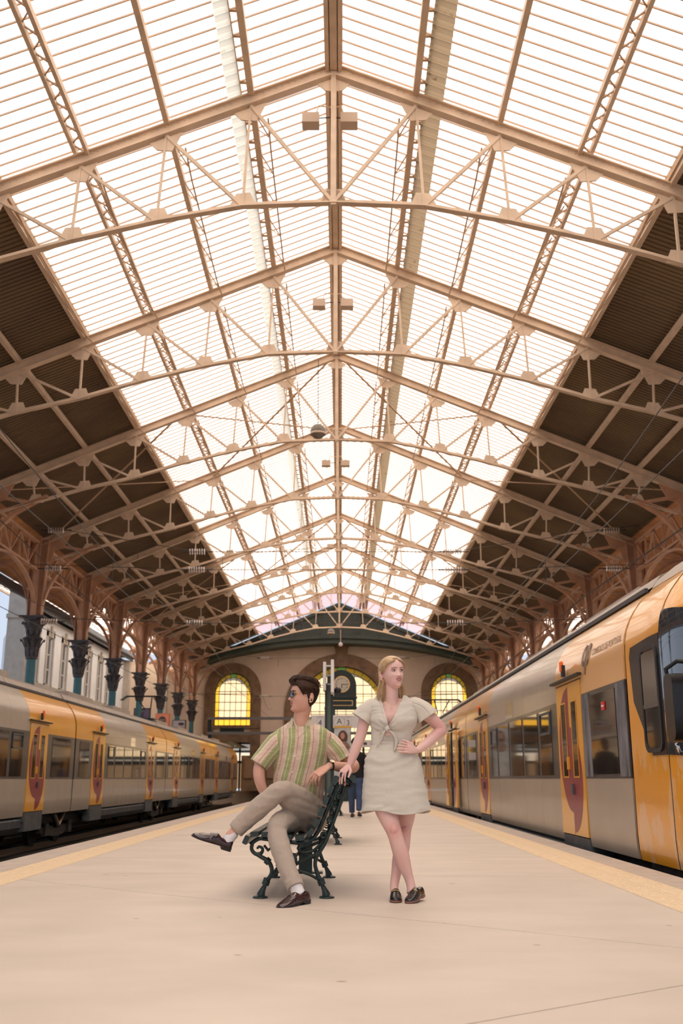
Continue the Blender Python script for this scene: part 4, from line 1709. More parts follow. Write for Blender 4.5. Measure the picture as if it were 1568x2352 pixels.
HF = [(-.118, .040), (-.112, .062), (-.10, .077), (-.085, .081), (-.06, .0835), (-.03, .084), (0, .083), (.02, .086), (.035, .090), (.06, .087), (.085, .072), (.10, .050), (.112, .020), (.118, 0)]
HBk = [(-.118, .0), (-.112, .012), (-.10, .025), (-.08, .040), (-.06, .055), (-.04, .074), (-.01, .090), (.03, .099), (.06, .094), (.085, .076), (.10, .055), (.112, .025), (.118, 0)]
HW = [(-.118, .012), (-.112, .026), (-.10, .040), (-.085, .050), (-.06, .061), (-.03, .069), (0, .073), (.03, .076), (.06, .073), (.085, .059), (.10, .044), (.112, .022), (.118, .002)]


def gs(x, s):
    return math.exp(-(x / s) ** 2)


def head_front(x, z, fem):
    """extra protrusion of the face at (x, z)"""
    ax = abs(x)
    d = 0
    # nose
    if -.05 < z < .03:
        t = (.026 - z) / .058
        t = max(0, min(1, t))
        h = (.026 if fem else .031) * (t ** 1.1 if z > -.030 else max(0, 1 - (-.030 - z) / .010))
        wn = .0085 + .006 * t
        d += h * gs(x, wn)
        d += .007 * gs(ax - .013, .007) * gs(z + .028, .008)
    d -= .011 * gs(ax - .031, .014) * gs(z - .010, .011)       # eye sockets
    d += .003 * gs(ax - .028, .018) * gs(z - .030, .008)       # brow
    d += .0055 * gs(ax - .042, .018) * gs(z + .022, .016)      # cheeks
    d -= .004 * gs(ax - .036, .012) * gs(z + .060, .018)
    d += .004 * gs(x, .018) * gs(z + .056, .010)               # lips base
    d -= .005 * gs(x, .020) * gs(z + .078, .008)
    d += (.006 if fem else .009) * gs(x, .020) * gs(z + .098, .012)               # chin
    return d


def head_pt(a, z, fem=False, grow=0.0):
    wx = interp(HW, z) * (.97 if fem else 1.0) + grow
    if fem:
        wx -= .005 * max(0, min(1, (-.03 - z) / .04))
    f = (interp(HF, z) + grow)
    b = (interp(HBk, z) + grow)
    s, c = math.sin(a), math.cos(a)
    x = wx * math.copysign(abs(c) ** .90, c)
    if s > 0:      # front
        y = -f * abs(s) ** .80
        if grow == 0:
            y -= head_front(x, z, fem) * min(1, s * 1.5)
    else:
        y = b * abs(s) ** .95
    return V((x, y, z))


def head_shell(mb, T, fem, grow=0.0, n=72, zlo=-.118, zhi=.118, nz=70):
    rings = []
    for j in range(nz + 1):
        z = zlo + (zhi - zlo) * j / nz
        rings.append([T @ head_pt(2 * PI * i / n, z, fem, grow) for i in range(n)])
    mb.rings(rings)


def ear(mb, T, s):
    c = V((s * .074, .024, -.010))
    pts = []
    for i in range(11):
        a = -PI * .55 + PI * 1.35 * i / 10
        pts.append(T @ (c + V((s * (.010 + .003 * math.sin(a)), .010 + .013 * math.cos(a), .030 * math.sin(a)))))
    mb.tube(pts, [.0045] * 11, 8)
    mb.tube([T @ (c + V((0, .002, -.02))), T @ (c + V((s * .007, .008, 0))), T @ (c + V((s * .004, .008, .02)))], [.008, .012, .008], 8)
    mb.ball(T @ (c + V((s * .006, .004, -.030))), .008, 8, 6)


def hand(mb, wrist, kn, nrm, thumb_side, curls, spread=.06, sc=1.0, thumb=None, wr=(.026, .019)):
    wrist, kn, nrm = V(wrist), V(kn), V(nrm)
    d = (kn - wrist).normalized()
    nrm = (nrm - d * nrm.dot(d)).normalized()
    s = d.cross(nrm).normalized() * thumb_side
    L = (kn - wrist).length
    # palm
    rg = []
    for (f, w_, h_) in ((-.10, wr[0], wr[1]), (.15, .027, .017), (.45, .036, .0155), (.8, .041, .0135), (1.0, .040, .011), (1.06, .034, .008)):
        c = wrist + d * (L * f)
        rg.append([c + s * (w_ * sc * math.cos(t)) + nrm * (h_ * sc * math.sin(t)) for t in [2 * PI * i / 16 for i in range(16)]])
    mb.rings(rg)
    lens = [(.043, .026, .020), (.048, .030, .022), (.045, .028, .021), (.034, .022, .019)]
    out = []
    for i in range(4):
        off = (.031 - .0208 * i) * sc
        base = kn + s * off - d * (.006 * (abs(i - 1.2))) * sc
        sp = spread * (1.2 - i)
        dd = (d + s * sp).normalized()
        p = [base - d * .015, base]
        ang = 0
        cur = base
        for j in range(3):
            ang += curls[i][j]
            v = dd * math.cos(ang) - nrm * math.sin(ang)
            cur = cur + v * lens[i][j] * sc
            p.append(cur)
        rr = [.0098, .0095, .0088, .0082, .0070]
        rr = [r * sc * (.88 if i == 3 else 1) for r in rr]
        pts = crom([(q.x, q.y, q.z, r) for q, r in zip(p, rr)], 3)
        mb.tube([V(q[:3]) for q in pts], [q[3] for q in pts], 10)
        mb.ball(cur, rr[-1], 8, 6)
        out.append((p, (v, ang)))
    tb = wrist + d * (L * .25) + s * .022 * sc
    if thumb is None:
        thumb = [tb + d * .03 + s * .022, tb + d * .058 + s * .030, tb + d * .085 + s * .030]
    p = [tb - d * .01 - s * .006] + [V(q) for q in thumb]
    rr = [.016, .0135, .0105, .0078]
    pts = crom([(q.x, q.y, q.z, r * sc) for q, r in zip(p, rr)], 3)
    mb.tube([V(q[:3]) for q in pts], [q[3] for q in pts], 10)
    mb.ball(p[-1], .0078 * sc, 8, 6)
    return out


def nail(par, pos, nrm, d, mt, sz=.0052):
    pass


def shoe(par, heel, dirv, mtl, sole_m, L=.29, lift=V((0, 0, 1)), loafer=True, w=1.0, name='shoe', bit=None):
    heel = V(heel)
    d = V(dirv).normalized()
    up = V(lift)
    up = (up - d * up.dot(d)).normalized()
    s = d.cross(up)
    k = L / .29
    T = Matrix((d * k, s * w, up)).transposed().to_4x4()
    T.translation = heel

    def sec(t, hw, h, z0=.012, cut=None):
        pts = []
        for (a, b) in ((-1, 0), (-1.02, .25), (-.9, .6), (-.6, .9), (-.2, 1.0), (.2, 1.0), (.6, .9), (.9, .6), (1.02, .25), (1, 0)):
            pts.append(T @ V((t, a * hw, z0 + b * (h - z0))))
        return pts
    m = MB()
    m.rings([sec(*q) for q in ((-.006, .016, .050, .016), (.0, .027, .062), (.02, .033, .068), (.05, .034, .060), (.085, .035, .058), (.115, .037, .078), (.125, .038, .080), (.15, .042, .070), (.18, .046, .058), (.21, .0475, .047), (.24, .045, .040), (.265, .037, .034), (.283, .024, .028), (.292, .010, .022))])
    sh = m.build(name, mtl, par, smooth=True)
    m = MB()

    def sol(z):
        return [T @ V((t, y, z)) for t, y in ((-.008, .018), (.0, .030), (.05, .036), (.11, .037), (.18, .048), (.215, .050), (.25, .046), (.28, .030), (.297, .010), (.297, -.010), (.28, -.030), (.25, -.046), (.215, -.050), (.18, -.048), (.11, -.037), (.05, -.036), (.0, -.030), (-.008, -.018))]
    m.rings([sol(.006 if loafer else .003), sol(.014)])
    m.build('sole', sole_m, sh)
    m = MB()
    hz = -.0145 if loafer else -.004

    def hel(z, q=1):
        return [T @ V((t * q, y * q, z)) for t, y in ((-.008, .018), (.0, .030), (.05, .036), (.07, .034), (.07, -.034), (.05, -.036), (.0, -.030), (-.008, -.018))]
    m.rings([hel(hz, .95), hel(.010)])
    m.build('heel', sole_m, sh)
    # saddle strap / apron seam
    m = MB()
    ap = []
    for i in range(17):
        a = -PI / 2 + PI * i / 16
        t_ = .165 + .085 * math.cos(a)
        h_ = interp([(.115, .078), (.125, .080), (.15, .070), (.18, .058), (.21, .047), (.24, .040), (.265, .034), (.283, .028)], t_)
        w_ = interp([(.125, .038), (.15, .042), (.18, .046), (.21, .0475), (.24, .045), (.265, .037), (.283, .024)], t_)
        y_ = .034 * math.sin(a)
        b_ = interp([(0, 1.0), (.2, 1.0), (.6, .9), (.9, .6), (1.0, .3)], min(1, abs(y_) / w_))
        ap.append(T @ V((t_, y_, .012 + b_ * (h_ - .012))))
    m.tube(ap, .0016, 6)
    m.build('apron_seam', mtl, sh, smooth=True)
    m = MB()
    rg = []
    for t in (.140, .150, .166, .172):
        hh = interp([(.115, .078), (.125, .080), (.15, .070), (.18, .058)], t)
        e = .0025 if t in (.150, .166) else .0
        hw = interp([(.125, .038), (.15, .042), (.18, .046)], t)
        rg.append([T @ V((t, a * (hw + e), .012 + b * (hh + e - .012))) for (a, b) in ((-1.02, .25), (-.9, .6), (-.6, .9), (-.2, 1.0), (.2, 1.0), (.6, .9), (.9, .6), (1.02, .25))])
    m.rings(rg, False, False)
    m.build('strap', mtl, sh, smooth=True)
    if bit:
        m = MB()
        m.tube([T @ V((.158, -.022, .066)), T @ V((.162, 0, .071)), T @ V((.158, .022, .066))], .0022, 6)
        for e in (-1, 1):
            m.tube([T @ V((.158 + .007 * math.cos(a), e * .026 + .006 * math.sin(a), .064)) for a in [2 * PI * i / 10 for i in range(11)]], .0018, 6)
        m.build('horsebit', bit, sh)
    return sh


# ---------------------------------------------------------------- skin, cloth
def skin_mat(name, base, warm, wscale=6.0):
    m = mat(name, base, 0.48, sss=0.12, var=.01, scale=wscale, bump=.03, bscale=250, col2=warm)
    return m


M['skin_w'] = skin_mat('fair skin', (0.80, 0.52, 0.46), (0.77, 0.455, 0.40), 7)
M['skin_m'] = skin_mat('warm skin', (0.70, 0.40, 0.29), (0.64, 0.325, 0.235), 8)
M['lip'] = mat('lips', (0.50, 0.13, 0.12), 0.35)
M['lip_m'] = mat('lips of man', (0.48, 0.17, 0.15), 0.4)
M['teeth'] = mat('teeth', (0.8, 0.76, 0.72), 0.3)
M['eye_w'] = mat('eye white', (0.62, 0.55, 0.53), 0.2)
M['iris'] = mat('iris', (0.05, 0.035, 0.03), 0.1)
M['brow'] = mat('brow', (0.30, 0.14, 0.08), 0.7)
M['lash'] = mat('lash', (0.07, 0.035, 0.025), 0.6)
M['hair_b'] = mat('blonde hair', (0.66, 0.45, 0.25), 0.38, var=.1, scale=40, col2=(.44, .27, .13), stretch=(1, 1, .2))
M['hair_m'] = mat('brown hair', (0.024, 0.010, 0.005), 0.6, spec=.25, var=.1, scale=30, col2=(.06, .025, .011))
M['nail'] = mat('nail', (0.78, 0.45, 0.42), 0.25)
M['silver'] = mat('silver', (0.75, 0.70, 0.65), 0.2, metal=1)
M['sock'] = mat('white sock', (0.74, 0.70, 0.70), 0.9, var=.04, scale=60, bump=.2, bscale=300)
M['leather'] = mat('burgundy leather', (0.030, 0.008, 0.009), 0.22, coat=.5, var=.2, scale=12)
M['leather_k'] = mat('black leather', (0.012, 0.011, 0.011), 0.25, coat=.4, var=.2, scale=20)
M['sole'] = mat('dark sole', (0.012, 0.009, 0.008), 0.5)
M['sole_tan'] = mat('tan sole', (0.25, 0.11, 0.07), 0.5)
M['linen'] = mat('linen', (0.64, 0.58, 0.49), 0.85, var=.05, scale=120, bump=.35, bscale=9, stretch=(1, 1, 2.2), sheen=.1)
M['trouser'] = mat('taupe trouser cloth', (0.42, 0.335, 0.27), 0.85, var=.10, scale=260, bump=.20, bscale=12, sheen=.15)


def stripe_mat():
    m = mat('striped shirt cloth', (0.6, 0.5, 0.4), 0.85, bump=.25, bscale=14, sheen=.1)
    nt = m.node_tree
    b = nt.nodes['Principled BSDF']
    at = nt.nodes.new('ShaderNodeAttribute')
    at.attribute_name = 'stripe'
    mu = nt.nodes.new('ShaderNodeMath')
    mu.operation = 'FRACT'
    rp = nt.nodes.new('ShaderNodeValToRGB')
    rp.color_ramp.interpolation = 'CONSTANT'
    green = (0.37, 0.385, 0.165, 1)
    peach = (0.70, 0.50, 0.39, 1)
    cream = (0.72, 0.62, 0.48, 1)
    brown = (0.36, 0.20, 0.14, 1)
    el = rp.color_ramp.elements
    st = [(0, green), (.17, cream), (.205, green), (.44, peach), (.62, brown), (.655, peach), (.94, cream)]
    el[0].position = 0
    el[0].color = st[0][1]
    el[1].position = st[1][0]
    el[1].color = st[1][1]
    for p, c in st[2:]:
        e = el.new(p)
        e.color = c
    L = nt.links.new
    L(at.outputs['Fac'], mu.inputs[0])
    L(mu.outputs[0], rp.inputs[0])
    # woven slub: thin darker horizontal flecks
    t = nt.nodes.new('ShaderNodeTexCoord')
    mp = nt.nodes.new('ShaderNodeMapping')
    mp.inputs['Scale'].default_value = (20, 20, 260)
    n = nt.nodes.new('ShaderNodeTexNoise')
    n.inputs['Scale'].default_value = 1.0
    n.inputs['Detail'].default_value = 3
    mr = nt.nodes.new('ShaderNodeMapRange')
    mr.inputs[1].default_value = .3
    mr.inputs[2].default_value = .7
    mr.inputs[3].default_value = .82
    mr.inputs[4].default_value = 1.15
    mx = nt.nodes.new('ShaderNodeVectorMath')
    mx.operation = 'SCALE'
    L(t.outputs['Object'], mp.inputs[0])
    L(mp.outputs[0], n.inputs[0])
    L(n.outputs[0], mr.inputs[0])
    L(rp.outputs[0], mx.inputs[0])
    L(mr.outputs[0], mx.inputs['Scale'])
    L(mx.outputs[0], b.inputs['Base Color'])
    return m


M['stripe'] = stripe_mat()


def fold(co, amp, f1=(7, 7, 22), seed=0.0, f2=None):
    w_ = noise.noise(V((co.x * 4 + seed * 3, co.y * 4, co.z * 3)))
    a = noise.noise(V((co.x * f1[0] + seed + w_, co.y * f1[1], co.z * f1[2] + co.x * 5 * w_ + w_ * 2.5)))
    b = noise.noise(V((co.x * f1[0] * 2.3 + 9 + seed, co.y * f1[1] * 2.3, co.z * f1[2] * 1.9)))
    return amp * (1 - abs(a) * 2.4) + amp * .45 * b


def cloth_from(verts_rings, name, mt, parent, closed=True, stripe=None, amp=.004, seed=0, sol=.003, ff=(7, 7, 22), smooth=True, weld=False):
    mb = MB()
    mb.rings(verts_rings, False, closed)
    me = bpy.data.meshes.new(name)
    O = org(parent)
    me.from_pydata([p - O for p in mb.v], [], mb.f)
    if weld:
        bm = bmesh.new()
        bm.from_mesh(me)
        bmesh.ops.remove_doubles(bm, verts=bm.verts, dist=.0004)
        bm.to_mesh(me)
        bm.free()
    me.update()
    nv = len(me.vertices)
    nor = [v.normal.copy() for v in me.vertices]
    for i, v in enumerate(me.vertices):
        v.co += nor[i] * fold(v.co + O, amp, ff, seed)
    if stripe:
        a = me.attributes.new('stripe', 'FLOAT', 'POINT')
        a.data.foreach_set('value', stripe)
    me.materials.append(mt)
    me.polygons.foreach_set('use_smooth', [True] * len(me.polygons))
    o = link(name, me, parent)
    s = o.modifiers.new('s', 'SOLIDIFY')
    s.thickness = sol
    s.offset = -1
    return o


def hair_strand(mb, pts, r, n=5):
    q = crom([(p[0], p[1], p[2]) for p in pts], 4)
    k = len(q)
    mb.tube([V(a) for a in q], [max(.0006, r * (1 - .75 * (i / (k - 1)) ** 3)) for i in range(k)], n)


def face_parts(par, T, fem, lipm, looks=(0, 0), eyes=True, smile=False):
    if eyes:
        for s in (-1, 1):
            c = V((s * .031, -.0775, .0105))
            m = MB()
            m.rings([[T @ (c + V((.0150 * r * math.cos(a) * 1.0, .010 * (1 - r * r) * -.35 + abs(.0150 * r * math.cos(a)) * .25, (.0058 if math.sin(a) > 0 else .0045) * r * math.sin(a)))) for a in [2 * PI * i / 20 for i in range(20)]] for r in (1, .7, .4, .1)])
            ey = m.build('eye', M['eye_w'], par, smooth=True)
            ic = c + V((looks[0], -.0045, looks[1]))
            m = MB()
            m.rings([[T @ (ic + V((.0054 * r * math.cos(a), -.0006 * (1 - r), .0054 * r * math.sin(a) if math.sin(a) < .8 else .0043 * r))) for a in [2 * PI * i / 16 for i in range(16)]] for r in (1, .1)])
            m.build('iris', M['iris'], ey, smooth=True)
            m = MB()
            m.tube([T @ (c + V((x, -.0015 + abs(x) * .28, z))) for x, z in ((s * -.0155, -.002), (s * -.010, .0035), (0, .0066), (s * .010, .0048), (s * .0175, .0005))], [.0010, .0013, .0016, .0016, .0009], 6)
            m.build('upper_lashes', M['lash'], ey)
            m = MB()
            m.tube([T @ (c + V((x, .0005 + abs(x) * .28, z))) for x, z in ((s * -.013, -.003), (0, -.0052), (s * .013, -.003))], [.0006, .0009, .0006], 5)
            m.build('lower_lashes', M['brow'], ey)
    for s in (-1, 1):
        m = MB()
        m.tube([T @ V((s * x, y, z)) for x, y, z in ((.013, -.0905, .0270), (.023, -.0905, .0305), (.034, -.086, .0320), (.045, -.077, .0285), (.050, -.071, .0250))], [(.0012, .0022), (.0014, .0032), (.0014, .0030), (.0012, .0020), (.0006, .0010)], 8)
        m.build('eyebrow', M['brow'] if fem else M['hair_m'], par)
    # lips
    m = MB()
    yb = -.0905
    w_ = .025 if fem else .024
    up = [(-w_, .010, -.0535 + (.003 if smile else 0)), (-.013, .0015, -.0510), (-.004, -.0018, -.0488), (0, -.0012, -.0500), (.004, -.0018, -.0488), (.013, .0015, -.0510), (w_, .010, -.0535 + (.003 if smile else 0))]
    m.tube([T @ V((x, yb + y, z)) for x, y, z in up], [.0012, .0030, .0038, .0034, .0038, .0030, .0012], 10)
    lp = m.build('upper_lip', lipm, par, smooth=True)
    dz = -.0075 if smile else -.0060
    lo = [(-w_ * .95, .0105, -.0545 + (.003 if smile else 0)), (-.013, .0025, -.0545 + dz * .8), (0, -.0005, -.0555 + dz), (.013, .0025, -.0545 + dz * .8), (w_ * .95, .0105, -.0545 + (.003 if smile else 0))]
    m = MB()
    m.tube([T @ V((x, yb + y, z)) for x, y, z in lo], [.0012, .0038, .0048, .0038, .0012], 10)
    m.build('lower_lip', lipm, par, smooth=True)
    if smile:
        m = MB()
        m.tube([T @ V((x, yb + y, z)) for x, y, z in ((-.018, .0065, -.0545), (-.009, .003, -.0560), (0, .0018, -.0565), (.009, .003, -.0560), (.018, .0065, -.0545))], [(.001, .002), (.0016, .0036), (.0016, .004), (.0016, .0036), (.001, .002)], 8)
        m.build('teeth', M['teeth'], par, smooth=True)
# ================================================================ bench
def ftube(f, Q, pts, r, n):
    if not isinstance(r, list):
        r = [r] * len(pts)
    q = crom([(a[0], a[1], b) for a, b in zip(pts, r)], 4)
    f.tube([Q(a[0], a[1]) for a in q], [a[2] for a in q], n)


def make_bench(x0, y0, L, label, group=None):
    """x0,y0: floor point under the scroll end of the near frame; seat faces -x"""
    t = thing('station_bench', (x0, y0, 0), label, 'bench', group)
    O = V((x0, y0, 0))
    dx = O.x - 0.0
    M_s = [(-.685, .40, 65), (-.625, .440, 8), (-.545, .437, -4), (-.465, .428, -7), (-.385, .416, -5), (-.300, .412, 2), (-.222, .452, 48), (-.180, .515, 68), (-.148, .592, 70), (-.112, .672, 68), (-.078, .748, 66), (-.044, .815, 66), (.020, .852, 2), (.082, .826, -38)]
    for (x, z, a) in M_s:
        R = Matrix.Rotation(math.radians(-a), 3, 'Y')
        m = MB()
        w_, h_ = .062, .036
        pts = [(-w_ / 2, -h_ / 2 + .005), (-w_ / 2 + .005, -h_ / 2), (w_ / 2 - .005, -h_ / 2), (w_ / 2, -h_ / 2 + .005), (w_ / 2, h_ / 2 - .006), (w_ / 2 - .006, h_ / 2), (-w_ / 2 + .006, h_ / 2), (-w_ / 2, h_ / 2 - .006)]
        rg = []
        for y in (-.085, -.08, L + .08, L + .085):
            e = .96 if y in (-.085, L + .085) else 1
            rg.append([O + V((x, y, z)) + R @ V((p[0] * e, 0, p[1] * e)) for p in pts])
        m.rings(rg)
        m.build('slat', M['slat'], t)
    for y in (0, L):
        Q = lambda x, z: O + V((x, y, z))
        f = MB()
        # rail under seat and up the back
        path = [(-.66, .365), (-.60, .405), (-.54, .402), (-.46, .395), (-.38, .383), (-.295, .378), (-.215, .400), (-.165, .465), (-.122, .565), (-.085, .655), (-.052, .735), (-.018, .805), (.02, .825), (.06, .812)]
        q = crom([(x, 0, z, 1) for x, z in path], 3)
        f.tube([Q(a[0], a[2]) for a in q], [(.013, .015)] * len(q), 8)
        # front scroll
        sc_ = [(-.640, .385), (-.650, .335), (-.620, .300), (-.580, .305), (-.570, .335), (-.595, .350), (-.61, .335)]
        q = crom([(a[0], a[1], r) for a, r in zip(sc_, [.014, .014, .014, .013, .011, .010, .008])], 4)
        f.tube([Q(a[0], a[1]) for a in q], [a[2] for a in q], 8)
        f.tube([Q(-.56, .36), Q(-.53, .325), Q(-.50, .35), Q(-.505, .375)], [.010, .012, .010, .006], 8)
        # front leg
        ftube(f, Q, ((-.615, .300), (-.58, .280), (-.535, .255), (-.510, .225), (-.500, .185), (-.510, .150), (-.535, .115)), [.014, .015, .016, .016, .015, .015, .018], 10)
        f.tube([Q(-.545, .262), Q(-.520, .240)], [.026, .026], 10)
        # back leg
        ftube(f, Q, ((-.175, .300), (-.185, .265), (-.190, .225), (-.178, .180), (-.165, .145), (-.150, .115)), [.016, .015, .014, .015, .016, .018], 10)
        for (x, zt, xb, e) in ((-.535, .118, -.585, -1), (-.150, .118, -.105, 1)):
            f.tube([Q(x, zt + .004), Q(x + e * .012, zt - .028)], [.027, .027], 12)
            f.tube([Q(x - e * .001, zt + .016), Q(x + e * .003, zt + .006)], [.023, .023], 12)
            f.tube([Q(x + e * .012, zt - .028), Q(x + e * .028, zt - .06), Q(x + e * .038, zt - .085), Q(x + e * .042, zt - .100)], [.014, .020, .028, .030], 12)
            f.lathe([(.052, 0), (.055, .004), (.052, .012), (.036, .018)], Q(x + e * .045, 0), 18, 0, 1.0, .8)
        # arch between the legs
        ftube(f, Q, ((-.525, .125), (-.495, .155), (-.44, .185), (-.385, .192), (-.30, .182), (-.22, .155), (-.165, .125)), .011, 8)
        # braces and scrolls
        ftube(f, Q, ((-.385, .195), (-.32, .235), (-.24, .275), (-.175, .305), (-.13, .37)), .013, 8)
        ftube(f, Q, ((-.40, .38), (-.39, .32), (-.34, .29), (-.33, .25), (-.365, .235), (-.385, .25)), .011, 8)
        ftube(f, Q, ((-.30, .37), (-.31, .33), (-.27, .31), (-.20, .325), (-.15, .37)), .011, 8)
        f.tube([Q(-.185, .295), Q(-.165, .315)], .027, 10)
        # outer back stay with scroll fillets
        ftube(f, Q, ((-.165, .305), (-.120, .375), (-.078, .47), (-.040, .57), (-.006, .67), (.022, .765)), [.016, .015, .014, .013, .012, .012], 8)
        for (x, z, r) in ((-.13, .43, .020), (-.085, .535, .018), (-.052, .62, .016), (-.02, .70, .015)):
            f.tube([Q(x + r * math.cos(a), z + r * math.sin(a)) for a in [2 * PI * i / 10 for i in range(11)]], .0075, 6)
        # head scroll
        f.tube([Q(.045 + (.052 - .0035 * i) * math.cos(PI * .9 - i * .42), .775 + (.045 - .003 * i) * math.sin(PI * .9 - i * .42)) for i in range(13)], [.013 - .0004 * i for i in range(13)], 8)
        f.build('cast_iron_frame', M['iron'], t, smooth=0.7)
    m = MB().tube([O + V((-.38, 0, .20)), O + V((-.38, L, .20))], .012, 8)
    m.build('tie_rod', M['iron'], t)
    return t


M['slat'] = mat('green painted slat', (0.009, 0.024, 0.022), 0.38, var=.5, scale=20, bump=.6, bscale=70, stretch=(1, .3, 1), coat=.15)
make_bench(0.0, 7.58, 1.53, 'dark green slatted bench with cast iron scroll frames that the man sits on')
make_bench(0.06, 13.6, 1.5, 'dark green slatted bench farther down the platform, just behind the near bench')
make_bench(0.10, 24.2, 1.5, 'third dark green bench far down the platform behind the second one')
t = thing('short_post', (-.325, 9.55, 0), 'short square dark green post on a base plate behind the near bench legs', 'post')
MB().b2((-.385, 9.49, .012), (-.265, 9.60, .62)).build('post', M['iron'], t)
MB().b2((-.39, 9.48, 0), (-.17, 9.64, .014)).build('base_plate', M['iron'], t)

# ================================================================ man
man = thing('person', (-.30, 7.9, 0), 'man in striped shirt and sunglasses sitting cross-legged on the bench, looking left', 'person')
hs = 1.11
Rm = Matrix.Rotation(math.radians(-72), 3, 'Z') @ Matrix.Rotation(math.radians(-4), 3, 'X')
Cm = P(697, 1600, 7.90)
Tm = Matrix.Translation(Cm) @ (Rm * hs).to_4x4()
mb = MB()
head_shell(mb, Tm, False)
for s in (-1, 1):
    ear(mb, Tm, s)
nk = P(690, 1668, 7.95)
limb(mb, [(P(700, 1608, 7.92), .060), (P(696, 1628, 7.92), .062), (P(692, 1645, 7.93), .062), (P(691, 1662, 7.94), .068), (P(690, 1680, 7.97), .085, .08)], n=20)
wdm = V((.98, -.12, 0))
oval_rings(mb, [(P(690, 1664, 7.97), .08, .06), (P(690, 1676, 7.97), .17, .085), (P(690, 1695, 7.98), .21, .105), (P(692, 1730, 8.0), .185, .11), (P(692, 1780, 8.02), .155, .09), (P(694, 1840, 8.04), .14, .09), (P(696, 1866, 8.04), .13, .09)], wdm, 28)
# right arm (image left)
limb(mb, [(P(650, 1702, 7.97), .052), (P(630, 1716, 7.96), .052), (P(608, 1738, 7.94), .049), (P(596, 1760, 7.93), .046), (P(595, 1784, 7.91), .044), (P(601, 1808, 7.91), .038), (P(611, 1828, 7.92), .030)])
hand(mb, P(611, 1828, 7.92), P(623, 1842, 7.98), (0, -1, .3), 1, [(.7, .8, .5)] * 4, wr=(.028, .02))
# left arm resting over the bench back
limb(mb, [(P(735, 1698, 7.96), .054), (P(757, 1712, 7.98), .054), (P(782, 1733, 8.0), .052), (P(803, 1750, 8.0), .047), (P(812, 1760, 7.98), .046), (P(800, 1764, 7.93), .044), (P(783, 1762, 7.86), .040), (P(766, 1759, 7.80), .033), (P(754, 1760, 7.77), .0265, .031)])
fw = hand(mb, P(756, 1760, 7.775), P(727, 1779, 7.72), (-.10, -.55, .80), 1, [(.45, .25, .15), (.75, .75, .35), (.80, .80, .4), (.85, .80, .4)], spread=.05, sc=1.08,
          thumb=[P(735, 1766, 7.80), P(726, 1772, 7.82), P(722, 1780, 7.83)], wr=(.029, .022))
# ankle skin (left leg)
limb(mb, [(P(560, 1896, 7.60), .042), (P(540, 1908, 7.57), .036), (P(527, 1922, 7.56), .036), (P(522, 1936, 7.56), .034)])
limb(mb, [(P(672, 2005, 7.36), .042), (P(681, 2036, 7.305), .028), (P(688, 2058, 7.27), .028)])
body = remeshed(mb, 'body', M['skin_m'], man, .0032, 2)
face_parts(body, Tm, False, M['lip_m'], looks=(0, 0), eyes=True)
# hair: cap plus swept strands
mb = MB()


def sstep(x, a, b):
    t = max(0, min(1, (x - a) / (b - a)))
    return t * t * (3 - 2 * t)


HL_M = [(-1, -.070), (-.6, -.066), (-.25, -.050), (-.12, -.020), (.0, .004), (.10, .004), (.22, .004), (.34, .012), (.45, .036), (.6, .052), (.8, .062), (1.0, .062)]
HL_W = [(-1, -.095), (-.5, -.09), (-.35, -.03), (-.15, .004), (.05, .006), (.2, .014), (.38, .034), (.58, .058), (.78, .074), (.93, .084), (1.0, .088)]


def hair_cap(T, fem, HL, gfun, zlo, n_=150, nz_=130):
    cap = MB()
    grid = {}
    for j in range(nz_ + 1):
        z = zlo + (.1175 - zlo) * j / nz_
        for i in range(n_):
            a = 2 * PI * i / n_
            lim = interp(HL, math.sin(a)) + .002 * noise.noise(V((math.cos(a) * 30, math.sin(a) * 30, 0)))
            k = sstep(z, lim - .001, lim + .010)
            g_ = -.009 + (gfun(a, z) + .009) * k
            p = head_pt(a, z, fem, g_)
            p.z += k * .012 * max(0, z - .05) / .068
            if not fem:
                fr = max(0, math.sin(a))
                p.z += k * .022 * sstep(z, .05, .11) * (.45 + .55 * fr) + k * .004 * math.sin(p.x * 260) * sstep(z, .07, .11)
                p.y -= k * .010 * fr * sstep(z, .06, .09)
            grid[(i, j)] = len(cap.v)
            cap.v.append(T @ p)
    for j in range(nz_):
        for i in range(n_):
            i2 = (i + 1) % n_
            cap.f.append((grid[(i, j)], grid[(i2, j)], grid[(i2, j + 1)], grid[(i, j + 1)]))
            cap.m.append(0)
    cap.f.append(tuple(grid[(i, nz_)] for i in range(n_)))
    cap.m.append(0)
    return cap


hair = hair_cap(Tm, False, HL_M, lambda a, z: .005 + .010 * sstep(z, .02, .07) + .0012 * noise.noise(V((math.cos(a) * 40, math.sin(a) * 40, z * 90))), -.075).build('hair', M['hair_m'], man, smooth=True)
mb = MB()
rnd = random.Random(3)


def topz_m(x, y):
    q_ = max(.02, 1 - (x / .092) ** 2 - ((y - .004) / .122) ** 2)
    return .060 + .088 * q_ ** .5 + .012 * max(0, -y) / .09


